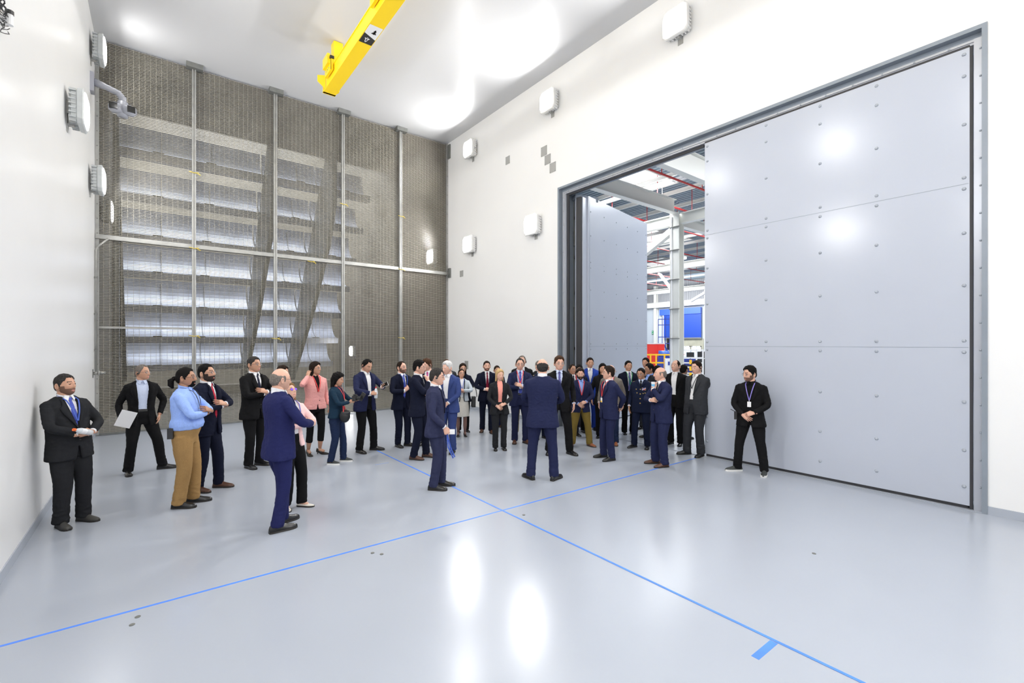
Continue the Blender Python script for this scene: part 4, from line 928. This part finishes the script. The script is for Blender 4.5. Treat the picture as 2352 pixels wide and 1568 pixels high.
        jm = MB().loft([torso_ring(T, z, .004 + (.022 * G((z - 1.06)/.05) if top == 'shirt' else 0), D, 40, fat=fat) for z in zs])
        for s, S, E_, Wp in arms_pts:
            Sx = S + np.array((-s*.05, 0, .012)); u_ = (Wp - E_) / np.linalg.norm(Wp - E_)
            jm.tube([Sx] + bend(S, E_, Wp - u_*.03, 4), [.045, .060, .056, .052, .05, .049, .048, .042, .036] if top == 'shirt' else [.04, .052, .046, .042, .041, .04, .039, .034, .031], 16)
            jm.sphere(S + np.array((-s*.012, 0, .0)), .056 if top == 'shirt' else .05, 12, 8)
        B(jm, 'shirt' if top == 'shirt' else 'sweater', C_[tc], rem=vox, wr='shirt')
    # ---- trousers / skirt
    if bottom == 'trousers':
        tm = MB().loft([torso_ring(T, z, (-.006 if z > .95 else -.024 if z < .90 else -.018), D, 32, fat=fat) for z in (.80, .83, .88, .92, .97, 1.02, 1.05)])
        for (Hj, K, A2, fy_), s in zip(legs, (1, -1)):
            end = A2 + (K - A2) * (crop / .42) - np.array((0, 0, .03 if not crop else 0)); w1 = pw * (1 if sex == 'm' else .93)
            pts = bend(Hj + np.array((0, -.005, -.02)), K, end, 4)
            tm.tube(pts, [r_ * w1 for r_ in (.102, .092, .078, .073, .071, .070, .065, .064)], 18)
        B(tm, 'trousers', C_[lc], rem=vox, wr='trousers')
        if belt: B(MB().loft([torso_ring(T, z, -.001, D, 32, fat=fat) for z in (1.005, 1.04)]), 'belt', M_blk)
    else:
        ex_ = lambda z: xf(np.array((0, 0, z)), D)
        tm = MB(); rg = []
        for z, wx, wy in ((.50, .215, .165), (.51, .215, .165), (.62, .208, .158), (.75, .200, .145), (.86, .190, .138), (.95, .172, .118), (1.04, .150, .102)):
            rg.append([xf(np.array((wx*math.sin(q), wy*math.cos(q), z)), D) for q in np.linspace(0, 2*PI, 36, endpoint=False)])
        B(tm.loft(rg), 'skirt', C_[lc], rem=vox, wr='skirt')
    # ---- shoes
    sk_ = 'blk' if shoes == 'heel' else shoes
    for (Hj, K, A2, fy_), s in zip(legs, (1, -1)):
        fd = np.array((math.sin(fy_), math.cos(fy_), 0)); rd = np.array((math.cos(fy_), -math.sin(fy_), 0)); base = np.array((A2[0], A2[1], 0)); w2 = .88 if sex == 'f' else 1.0
        prof = [(-.078, .020, .040), (-.070, .030, .062), (-.045, .035, .090), (0, .036, .105), (.035, .038, .090), (.07, .042, .068), (.11, .047, .054), (.15, .046, .045), (.185, .036, .036), (.208, .016, .022)]
        if shoes in ('heel', 'wht'): prof = [(y, w_, h_ * (.55 if y > -.05 else .9)) for y, w_, h_ in prof]
        if shoes == 'snk': prof = [(y, w_ * 1.06, h_ * 1.1) for y, w_, h_ in prof]
        def srings(pr, z0, kk=1.0, flat=None):
            out = []
            for y, w_, h_ in pr:
                y *= w2; w_ *= w2 * kk; rr = []
                lift = heel * np.clip((.06 - y) / .12, 0, 1)
                for q in np.linspace(0, 2*PI, 16, endpoint=False):
                    c, s_ = math.cos(q), math.sin(q); zz = z0 + (h_ * max(0, s_) ** .8 if flat is None else (flat if s_ > 0 else 0)) + lift
                    rr.append(base + rd * w_ * c * (1 if s_ <= 0 or flat else (1 - .25 * max(0, s_))) + fd * y + np.array((0, 0, zz)))
                out.append(rr)
            return out
        so = B(MB().loft(srings(prof, .012)), 'shoe', S_[sk_])
        B(MB().loft(srings([(y, w_, 0) for y, w_, h_ in prof], .0, 1.06, .020 if shoes != 'snk' else .030)), 'sole', M_wsole if shoes == 'snk' else M_sole, so, False)
        if heel: B(MB().tube([base + fd * -.055 * w2 + np.array((0, 0, 0.001)), base + fd * -.05 * w2 + np.array((0, 0, .055))], [.008, .016], 8), 'heel', M_sole, so)
    # ---- lanyard
    if lan:
        zE = lanlen; yE = front_y(T, 0, zE, .012 if top != 'shirt' else .02, fat) + .012
        lb_ = MB()
        for s in (-1, 1):
            pts = [xf(np.array((s*.030, -.062, 1.512)), D), xf(np.array((s*.066, -.02, 1.512)), D), xf(np.array((s*.066, .030, 1.50)), D)]
            for z in np.linspace(1.46, zE, 6):
                t_ = (1.46 - z) / (1.46 - zE); xx = .062 * (1 - t_) + .004 * t_; pts.append(xf(np.array((s*xx, front_y(T, xx, z, .012 if top != 'shirt' else .02, fat) + .008 + (.012 if top == 'suit' else .006) * (1 - t_), z)), D))
            for i in range(len(pts) - 1): lb_.bar(pts[i], pts[i+1] + (pts[i+1] - pts[i]) * .04, .014, .003, up=(0, 1, .01) if i > 1 else (0, 0, 1))
        B(lb_, 'lanyard', C_[lan], smooth=False)
        if badge:
            q = xf(np.array((0, yE + .004, zE)), D); B(MB().box((q[0] - .028, q[1] - .002, q[2] - .115), (q[0] + .028, q[1] + .003, q[2] - .03)).box((q[0] - .003, q[1] - .001, q[2] - .035), (q[0] + .003, q[1] + .002, q[2])), 'badge', M_wht, smooth=False)
            if badge == 'y': B(MB().box((q[0] - .026, q[1] + .003, q[2] - .112), (q[0] + .026, q[1] + .005, q[2] - .085)), 'badge_stripe', M_yrail, smooth=False)
    if medals:
        rows_ = MB(); cols_ = [C_['gold'], C_['rtie2'], C_['white'], C_['btie']]
        for r_ in range(3):
            for c in range(3):
                x = -.115 + c*.028; z = 1.285 + r_*.018
                rows_.prism([xf(np.array((x + dx_, front_y(T, x + dx_, z, .004, fat) + .004, z + dz_)), D) for dx_, dz_ in ((0, 0), (.025, 0), (.025, .014), (0, .014))], (0, .004, 0), (r_ + c) % 4)
        for x, z in ((-.10, 1.225), (-.06, 1.215), (.09, 1.30), (.07, 1.22)):
            rows_.sphere(xf(np.array((x, front_y(T, x, z, .006, fat) + .003, z)), D), .012, 8, 5, 0)
        for s in (-1, 1): rows_.prism([xf(np.array(p), D) for p in ((s*.10, .03, 1.472), (s*.185, .03, 1.447), (s*.185, -.03, 1.447), (s*.10, -.03, 1.472))], (0, 0, .008), 0)
        B(rows_, 'medals', cols_, smooth=False)
    Mw = Matrix.Translation(pos) @ Matrix.Rotation(rz, 4, 'Z')
    R3 = Mw.to_3x3()
    out = dict(root=root, hands=[(Mw @ ((w_ + f_ * .085 - b_ * .028) * k), R3 @ f_, R3 @ b_) for w_, f_, b_ in hinfo], M=Mw, k=k, D=D, T=T)
    PEOPLE.append(out); return out
# ---------------------------------------------------------------- the visitors, left to right
P = person
G_ = 'visitors standing in the test room'
p1 = P('man in charcoal suit leaning against the left wall, holding a bottle, blue patterned tie', 164, 1203, 860, 35, (-12, 8), ('belly', 'belly'), ((.11, 0, .25), (-.11, .02, -.1)), tc='charc', tie='btie', hair=('short', 'mix'), skin='b', shoes='gry', fat=.05, lean=(-.02, -.09), hip=(0, -.03), lan='blul', lanlen=1.22, pw=1.12, beard='short')
p2 = P('slim man in black suit and open pale blue shirt holding papers, legs apart', 325, 1083, 843, 10, (-42, 3), ('side', 'pocket'), ((.18, .04, .05), (-.27, .04, -1.15)), tc='black', shirt='lblue', opn=.062, hair=('rec', 'gry'), skin='b', specs=1, earp=1, belt=True, hgt=-.03, ws=.93)
p3 = P('man with black ponytail, sky blue shirt and khaki trousers, arms crossed', 425, 1160, 845, 72, (0, 3), ('cross', 'cross2'), ((.10, -.04, .15), (-.10, .06, -.1)), top='shirt', tc='sblue', lc='khaki', hair=('pony', 'blk'), skin='c', beard='goatee', specs=1, fat=.055, lan='blkl', lanlen=1.2, belt=True, pw=1.12)
p4 = P('bearded man with glasses, dark navy suit, red tie and brown shoes, arms crossed', 474, 1124, 836, 55, (-5, 8), ('cross', 'cross2'), ((.11, -.05, .15), (-.11, .1, -.1)), tc='navy3', tie='rtie2', hair=('short', 'blk'), skin='b', beard='full', specs=1, shoes='brn', fat=.03, opn=.03)
p5 = P('tall man in plain black suit with glasses, arms crossed, behind the bald man in blue', 583, 1071, 820, 42, (-5, 5), ('cross', 'cross2'), tc='black', tie='nvtie', hair=('short', 'mix'), skin='b', specs=1, fat=.02)
p6 = P('balding man in bright navy suit seen from behind, hands raised before him', 640, 1212, 845, 112, (-2, -2), ('holdv', 'holdv'), ((.10, -.06, .1), (-.10, .08, -.2)), tc='navy2', hair=('fringe', 'gry'), skin='a', specs=1, fat=.02)
p7 = P('woman in pale pink jacket with violet tinted glasses looking up, long brown hair', 668, 1164, 878, 42, (0, 24), ('cross', 'cross2'), ((.08, 0, .5), (-.08, .12, -.3)), top='short', tc='ppink', lc='black', hair=('long', 'lbr'), skin='a', specs='violet', shoes='wht', sex='f', lan='blul', lanlen=1.2, opn=.055, pw=1.1)
P('person in dark jacket and beige trousers almost hidden behind the bald man in blue', 648, 1050, 840, 60, (0, 0), ('front', 'front'), top='open', tc='charc', lc='beige', hair=('bob', 'dbr'), skin='b', sex='f', lod=1)
p8 = P('woman in pink jacket and cropped black trousers touching her ear', 723, 1044, 835, 25, (-32, 3), ('ear', 'down'), ((.10, -.05, .1), (-.09, .02, -.6)), top='short', tc='pink', lc='black', shirt='black', hair=('bob', 'dbr'), skin='b', specs=1, shoes='heel', sex='f', lan='red', lanlen=1.2, crop=.14, ws=1.06, fat=.02)
p9 = P('woman with curly black hair, dark teal sweater and jeans, holding camera and phone', 772, 1063, 856, 70, (0, -10), ('cam', 'phone'), ((.12, -.06, .1), (-.12, .10, .0)), top='knit', tc='teal', lc='jeans', hair=('curly', 'blk'), skin='b', shoes='snk', sex='f', lan='red', lanlen=1.24, ws=1.08, fat=.03)
p10 = P('man in navy jacket and white shirt looking down at his phone, bottle in hand', 838, 1036, 822, 40, (0, -24), ('holdv', 'phone'), ((.13, 0, .1), (-.16, .06, -.55)), top='open', tc='navy', lc='black', hair=('rec', 'blk'), skin='b', fat=.03, earp=1)
p11 = P('bearded man in dark suit and blue tie, hand at chest, below rightmost grille post', 922, 1024, 830, 35, (-15, 6), ('tie', 'down'), ((.09, 0, .1), (-.09, .08, -.5)), tc='navy3', tie='btie', hair=('rec', 'dbr'), skin='a', beard='short', specs=1, lan='blul', lanlen=1.12, opn=.03)
p12 = P('young man in dark navy suit with hand at his chin and brown loafers', 960, 1052, 827, 72, (-12, -2), ('chin', 'cross'), ((.10, -.05, .2), (-.10, .12, .1)), tc='navy3', tie='bktie', hair=('thick', 'blk'), skin='a', specs=1, shoes='brn')
P('brown haired man with pink tie turned left, partly hidden behind the man touching his chin', 984, 1020, 824, -15, (35, -10), ('down', 'down'), tc='navy3', tie='ptie', hair=('thick', 'brn'), skin='a', earp=-1, lod=1)
p14 = P('man in grey navy suit in full profile with earpiece, holding a lanyard low', 1000, 1120, 846, 84, (-4, -2), ('low', 'down'), ((.10, -.02, .2), (-.09, .08, .0)), tc='navyg', tie='bktie', hair=('short', 'mix'), skin='a', specs=1, earp=1)
P('white haired man in mid blue suit turned left, beside the profile man', 1030, 1038, 830, -25, (22, -6), ('front', 'front'), tc='blue', hair=('thick', 'wht'), skin='a', shoes='blk', opn=.05, fat=.02)
P('man in grey suit hidden behind the white haired man', 1026, 984, 826, -10, (10, 0), ('down', 'down'), tc='grey', tie='bktie', hair=('short', 'brn'), skin='b', shoes='brn', lod=1)
P('woman with wavy dark hair and glasses behind the woman in the cream skirt', 1063, 991, 835, 10, (0, 3), ('cross', 'cross2'), top='open', tc='navy3', lc='black', shirt='black', hair=('bob', 'dbr'), skin='b', specs=1, sex='f', lod=1)
p18 = P('woman in black trimmed pale jacket and cream skirt, arms crossed, black handbag', 1060, 1001, 850, 5, (-10, 14), ('cross', 'cross2'), ((.09, 0, .1), (-.09, 0, -.1)), top='trim', tc='paleb', lc='cream', bottom='skirt', hair=('updo', 'dbr'), skin='b', specs=1, shoes='heel', sex='f', lan='blul', lanlen=1.22, fat=.02)
P('man in dark navy suit with dark red tie against the white wall', 1118, 992, 829, 8, (0, 2), ('belly', 'down'), ((.10, -.1, .3), (-.09, .1, -.1)), tc='navy3', tie='rtie', hair=('short', 'dbr'), skin='a', beard='short', shoes='brn', opn=.035)
P('small figure mostly hidden between the man with red tie and the blond woman', 1141, 981, 840, 20, (0, 0), ('down', 'down'), tc='navy', tie='bktie', hair=('short', 'dbr'), skin='b', shoes='brn', lod=1)
p20 = P('blond woman in black trouser suit and salmon blouse, hands clasped low', 1147, 1032, 848, 10, (-15, 0), ('front', 'frontu'), ((.09, 0, .1), (-.09, 0, -.1)), top='open', tc='charc', shirt='salmon', hair=('long', 'bld'), skin='a', shoes='blk', sex='f', pw=1.02)
p21 = P('man in navy suit with red lanyard and glasses, arms crossed, brown shoes', 1194, 1016, 823, 5, (0, 0), ('cross', 'cross2'), ((.11, 0, .1), (-.11, .05, -.5)), tc='navy', shirt='lblue', tie='btie', hair=('rec', 'mix'), skin='a', specs=1, shoes='brn', lan='red', lanlen=1.25, opn=.05, belt=True, fat=.02)
P('man in black jacket and beige trousers right behind the man with red lanyard, arms crossed', 1199, 996, 817, 0, (0, 0), ('down', 'down'), ((.14, 0, .2), (-.14, 0, -.2)), top='open', tc='black', lc='beige', hair=('rec', 'gry'), skin='a', earp=2, lod=1)
P('grey haired man in dark jacket with red lanyard, behind the officer with moustache', 1237, 986, 829, 30, (-10, 0), ('down', 'down'), tc='charc', hair=('short', 'gry'), skin='b', lan='red', lod=1)
p24 = P('uniformed officer with moustache looking down, left of the broad navy back', 1241, 1006, 832, 22, (-15, -10), ('down', 'down'), tc='uni', top='uniform', tie='bktie', shirt='lblue', hair=('short', 'blk'), skin='c', beard='tache', medals=True)
p25 = P('man in navy suit with his back to the viewer, headset over thinning hair, legs apart', 1246, 1101, 826, 176, (-8, -2), ('belly', 'belly'), ((.17, 0, .5), (-.17, 0, -.7)), tc='navy', hair=('fringe', 'mix'), skin='a', earp=2, ws=1.08, fat=.02, hgt=-.01)
P('smiling man in black suit facing the broad navy back, glasses and pale blue tie', 1284, 1041, 818, 5, (-10, 0), ('hold', 'down'), ((.19, 0, .1), (-.19, .04, -.6)), tc='black', shirt='lblue', tie='vtie', hair=('thick', 'brn'), skin='a', specs=1)
P('tanned man with glasses and red lanyard, left of the bearded man in olive trousers', 1314, 1000, 837, 25, (-5, 0), ('down', 'down'), tc='navy3', tie='nvtie', hair=('rec', 'dbr'), skin='c', specs=1, lan='red', lod=1)
P('dark haired woman peeking between the tanned man and the man in royal blue', 1330, 992, 838, 10, (0, 0), ('down', 'down'), top='open', tc='navy3', lc='black', hair=('bob', 'blk'), skin='b', sex='f', lod=1)
p29 = P('bearded man in navy jacket and olive trousers with red lanyard, hands clasped', 1333, 1023, 847, 12, (8, -4), ('front', 'frontu'), ((.19, 0, .3), (-.20, .04, -.5)), top='suit', tc='navy', lc='olive', shirt='sblue', hair=('thick', 'dbr'), skin='a', beard='full', shoes='tan', lan='red', lanlen=1.17, pw=1.1, hgt=-.01)
P('young man in royal blue suit and open white shirt before the open door leaf', 1355, 987, 822, 5, (-8, 0), ('down', 'down'), tc='royal', hair=('short', 'dbr'), skin='b', lod=1)
P('woman with long black hair and black coat, behind the man in grey tweed', 1384, 1004, 835, 5, (-5, 0), ('down', 'down'), top='open', tc='black', lc='black', shirt='black', hair=('long', 'blk'), skin='b', sex='f', lod=1)
P('bald man in grey tweed jacket and jeans, hidden behind the man with yellow striped badge', 1404, 1020, 838, -10, (20, 0), ('down', 'down'), top='open', tc='lgrey', lc='jeans', hair=('fringe', 'lbr'), skin='a', shoes='tan', lan='red', lod=1)
p33 = P('man in navy suit facing left with glasses and yellow striped badge, hands behind his back', 1399, 1053, 842, -58, (28, 4), ('back', 'back'), ((.13, .04, .2), (-.14, .03, -.1)), tc='navy', tie='nvtie', hair=('thick', 'dbr'), skin='a', specs=1, lan='red', lanlen=1.2, badge='y', fat=.03)
P('man in navy jacket with green lanyard and violet tie, before the open door leaf', 1443, 996, 829, 20, (0, 2), ('back', 'back'), top='open', tc='navy3', lc='black', tie='vtie', hair=('short', 'blk'), skin='b', lan='grn', lanlen=1.2)
p35 = P('uniformed officer with glasses, brass buttons and rows of medals', 1474, 1028, 845, -12, (12, -6), ('down', 'down'), ((.16, .02, .5), (-.12, 0, -.1)), tc='uni', top='uniform', tie='bktie', shirt='lblue', hair=('short', 'blk'), skin='c', specs=1, medals=True, fat=.035)
P('man in grey suit looking left, farthest back behind the officer with glasses', 1484, 985, 822, -20, (5, 0), ('down', 'down'), tc='grey', hair=('short', 'blk'), skin='b', lod=1)
P('man with thick black hair and blue shirt facing left, between officer and bald man', 1493, 1006, 836, -55, (15, 0), ('down', 'down'), top='open', tc='charc', shirt='sblue', hair=('thick', 'blk'), skin='c', specs=1, lod=1)
P('person with black hair just visible behind the bald man with the cup', 1509, 999, 841, 140, (0, 0), ('down', 'down'), tc='black', hair=('thick', 'blk'), skin='b', lod=1)
p38 = P('bald man in navy suit raising a cup to his mouth, brown shoes on the tape', 1519, 1068, 843, -52, (30, 0), ('cross', 'chin'), ((.14, .02, .3), (-.13, .03, .1)), tc='navy', tie='bktie', hair=('fringe', 'gry'), skin='a', shoes='brn', fat=.035, pw=1.1)
P('close cropped man in black suit and white shirt gazing up left, behind the bald man', 1552, 1021, 827, -20, (18, 10), ('down', 'back'), top='suit', tc='black', hair=('thin', 'dbr'), skin='a', opn=.045)
P('man in dark suit turned away, left of the man leaning on the door', 1570, 1008, 838, 150, (0, 0), ('down', 'down'), tc='navy3', hair=('short', 'blk'), skin='c', lod=1)
p41 = P('heavy man in dark grey suit and white shirt leaning on the closed door leaf', 1598, 1045, 828, -33, (8, -4), ('back', 'back'), ((.14, .06, .5), (-.11, 0, -.1)), tc='grey', hair=('short', 'dbr'), skin='a', earp=-1, fat=.05, lean=(0, -.05), opn=.035, pw=1.1, lan='blkl', lanlen=1.25)
p42 = P('bearded man in black clothes with white badge standing alone before the closed door leaf', 1725, 1085, 843, -10, (40, -3), ('front', 'frontu'), ((.20, .02, .9), (-.20, 0, -.05)), top='suit', tc='black', shirt='black', hair=('thick', 'blk'), skin='a', beard='short', specs=1, shoes='snk', lan='prp', lanlen=1.22, badge='w', hgt=-.01)

# ---------------------------------------------------------------- things they hold or carry
def orient(o, loc, axis, up=(0, 0, 1)):
    z = Vector(axis).normalized(); x = Vector(up).cross(z)
    if x.length < .05: x = Vector((1, 0, 0)).cross(z)
    x.normalize(); y = z.cross(x)
    o.matrix_world = Matrix.Translation(loc) @ Matrix((x, y, z)).transposed().to_4x4()
M_clear = mat('clear_bottle_plastic', (.75, .80, .84), .12); M_clear.node_tree.nodes['Principled BSDF'].inputs['Alpha'].default_value = .75
M_ocap = mat('orange_cap', (.85, .16, .03), .4); M_rcap = mat('red_cap', (.55, .04, .06), .4)
def bottle(lb, capm, loc, axis):
    o = empty('water_bottle', (0, 0, 0), 0, lb, 'bottle')
    pr = [(0, .026), (.004, .031), (.06, .032), (.07, .029), (.10, .032), (.14, .031), (.165, .022), (.18, .013), (.19, .013)]
    MB().loft([[(r_*math.cos(q), r_*math.sin(q), z) for q in np.linspace(0, 2*PI, 16, endpoint=False)] for z, r_ in pr]).build('bottle_body', M_clear, o, smooth=True)
    MB().tube([(0, 0, .188), (0, 0, .212)], .016, 12).build('cap', capm, o); MB().tube([(0, 0, .075), (0, 0, .13)], .0328, 16).build('bottle_label', M_wht, o)
    orient(o, loc - Vector(axis).normalized() * .09, axis)
def toward(p, v): return p['M'].to_3x3() @ Vector(v)
c, f, b = p1['hands'][0]; bottle('clear bottle with orange cap lying in the hands of the man at the left wall', M_ocap, c + toward(p1, (.06, .055, .03)), toward(p1, (.95, .1, .35)))
c, f, b = p10['hands'][0]; bottle('clear bottle with red cap in the hand of the man reading his phone', M_rcap, c, (0, 0, 1))
o = empty('paper_sheets', (0, 0, 0), 0, 'white papers held low by the slim man in black suit', 'papers')
MB().box((-.10, -.003, -.05), (.10, .003, .21)).build('sheets', M_wht, o); c, f, b = p2['hands'][0]; orient(o, c + toward(p2, (.035, .03, 0)), toward(p2, (-.35, .2, .9)), toward(p2, (0, 1, 0)))
def phone(lb, c, f, n, m=M_blk):
    o = empty('smartphone', (0, 0, 0), 0, lb, 'phone')
    MB().box((-.037, -.004, -.075), (.037, .004, .075)).build('phone_case', m, o); MB().box((-.034, .004, -.071), (.034, .0045, .071)).build('screen', M_glassd, o)
    orient(o, c, f, n)
c, f, b = p9['hands'][1]; phone('dark phone held up by the woman with curly hair', c + toward(p9, (0, .04, .03)), toward(p9, (0, .5, .8)), toward(p9, (1, 0, 0)))
c, f, b = p10['hands'][1]; phone('white phone the man in navy jacket is reading', c + toward(p10, (0, .03, .02)), toward(p10, (-.3, .9, .35)), toward(p10, (1, 0, 0)), M_wht)
o = empty('photo_camera', (0, 0, 0), 0, 'black photo camera held at her chest by the woman with curly hair', 'camera')
MB().box((-.065, -.03, -.045), (.065, .03, .045)).box((-.025, -.025, .045), (.025, .028, .065)).build('camera_body', M_blk, o); MB().tube([(0, .03, 0), (0, .10, 0)], .034, 14).build('camera_lens', M_glassd, o, smooth=False)
MB().box((-.060, -.032, -.02), (-.02, -.0305, .03)).build('grip', M_camg, o)
c, f, b = p9['hands'][0]; o.matrix_world = Matrix.Translation(c + toward(p9, (0, .03, .05))) @ p9['M'].to_3x3().to_4x4()
o = empty('camera_bag', (0, 0, 0), 0, 'black pouch bag hanging at the hip of the woman with curly hair', 'bag'); q = MB()
q.sphere((0, 0, 0), .12, 14, 9, sc_=(.75, .75, .95)); q.build('pouch', C_['bag'], o, smooth=True); MB().sphere((0, .01, .05), .10, 12, 8, sc_=(.85, .85, .5)).build('flap', M_blk, o, smooth=True)
st = MB(); st.tube([(-.05, 0, .08), (-.12, -.02, .30), (-.10, -.06, .50)], .010, 6).tube([(.05, 0, .08), (.03, -.10, .34), (.0, -.16, .5)], .010, 6); 
MB().tube([(-.05, 0, .07), (-.03, -.02, .16), (.02, -.02, .17), (.06, 0, .07)], .009, 6).build('bag_handle', C_['red'], o)
o.matrix_world = Matrix.Translation(p9['M'] @ Vector((.12, .19, .83))) @ p9['M'].to_3x3().to_4x4()
o = empty('loose_lanyard', (0, 0, 0), 0, 'blue lanyard with badge dangling from the hand of the profile man', 'lanyard')
MB().bar((0, 0, 0), (.03, .02, -.20), .018, .003, up=(1, 0, 0)).bar((.03, .02, -.19), (.05, .09, -.34), .018, .003, up=(1, 0, 0)).bar((.01, .0, 0), (.0, .05, -.20), .018, .003, up=(1, 0, 0)).bar((.0, .05, -.2), (.03, .11, -.33), .018, .003, up=(1, 0, 0)).build('ribbon', C_['blul'], o)
MB().box((.0, .02, -.02), (.004, .11, .05)).build('name_badge', M_wht, o)
c, f, b = p14['hands'][0]; o.matrix_world = Matrix.Translation(c) @ p14['M'].to_3x3().to_4x4()
o = empty('handbag', (0, 0, 0), 0, 'black handbag hanging from the arm of the woman in the cream skirt', 'handbag')
MB().prism([(-.11, -.04, -.13), (.11, -.04, -.13), (.085, -.03, .10), (-.085, -.03, .10)], (0, .08, 0)).build('bag_body', C_['bag'], o)
MB().tube([(0, .08 * math.cos(q), .09 + .24 * math.sin(q)) for q in np.linspace(0, PI, 11)], .008, 6).build('bag_handle', C_['bag'], o)
o.matrix_world = Matrix.Translation(p18['M'] @ (Vector((-.31, .03, .93)) * p18['k'])) @ p18['M'].to_3x3().to_4x4() @ Matrix.Rotation(PI/2, 4, 'Z') @ Matrix.Rotation(0, 4, 'X')
o = empty('drinking_cup', (0, 0, 0), 0, 'white and blue cup raised by the bald man in navy suit', 'cup')
MB().loft([[(r_*math.cos(q), r_*math.sin(q), z) for q in np.linspace(0, 2*PI, 14, endpoint=False)] for z, r_ in ((0, .024), (.08, .034), (.08, .031), (.01, .022))]).build('cup_body', M_wht, o, smooth=False); MB().tube([(0, 0, .012), (0, 0, .045)], [.0265, .0305], 14).build('cup_band', mat('light_blue_print', (.15, .5, .8), .4), o)
c, f, b = p38['hands'][1]; o.matrix_world = Matrix.Translation(c + toward(p38, (-.03, .05, -.04)))
for p_, loc, lab, nm in ((p42, (.20, .02, .93), None, 'walkie_talkie'), (p3, (.17, -.09, .96), None, 'phone_holster')):
    L = Vector(loc) * p_['k']; q = MB().box((L.x - .0, L.y - .03, L.z - .07), (L.x + .045, L.y + .03, L.z + .06))
    if nm == 'walkie_talkie': q.tube([(L.x + .03, L.y, L.z + .05), (L.x + .10, L.y + .02, L.z + .09)], .006, 6)
    q.build(nm, M_blk, p_['root'])
# ---------------------------------------------------------------- settle the cloth: evaluate once, then crease the surfaces
dg = bpy.context.evaluated_depsgraph_get()
new = []
for o, wr, k in BAKE:
    new.append(bpy.data.meshes.new_from_object(o.evaluated_get(dg)))
for i, ((o, wr, k), me) in enumerate(zip(BAKE, new)):
    o.modifiers.clear(); o.data = me
    n = len(me.vertices); co = np.empty(n * 3); me.vertices.foreach_get('co', co); nr = np.empty(n * 3); me.vertices.foreach_get('normal', nr)
    co = co.reshape(-1, 3); nr = nr.reshape(-1, 3)
    if wr:
        N_ = mnoise.noise; s0 = i * 1.7
        if wr == 'jacket': d = [(.0055 * N_(Vector((p[0]*10 + s0, p[1]*10, p[2]*7))) + .0035 * (1 - 2*abs(N_(Vector((p[0]*17, p[1]*17 + s0, p[2]*23)))))) for p in co]
        elif wr == 'shirt': d = [(.007 * N_(Vector((p[0]*11 + s0, p[1]*11, p[2]*9))) + .004 * (1 - 2*abs(N_(Vector((p[0]*20, p[1]*20 + s0, p[2]*16)))))) for p in co]
        elif wr == 'skirt': d = [.006 * N_(Vector((p[0]*14 + s0, p[1]*14, p[2]*3))) for p in co]
        else: d = [(.0075 * N_(Vector((p[0]*9 + s0, p[1]*9, p[2]*5))) + (.0025 + .006 * max(0, 1 - p[2]/.35)) * (1 - 2*abs(N_(Vector((p[0]*7 + s0, p[1]*12, p[2]*19)))))) for p in co]
        co = co + nr * (np.array(d) * k)[:, None]; me.vertices.foreach_set('co', co.ravel())
    me.polygons.foreach_set('use_smooth', [True] * len(me.polygons)); me.update()
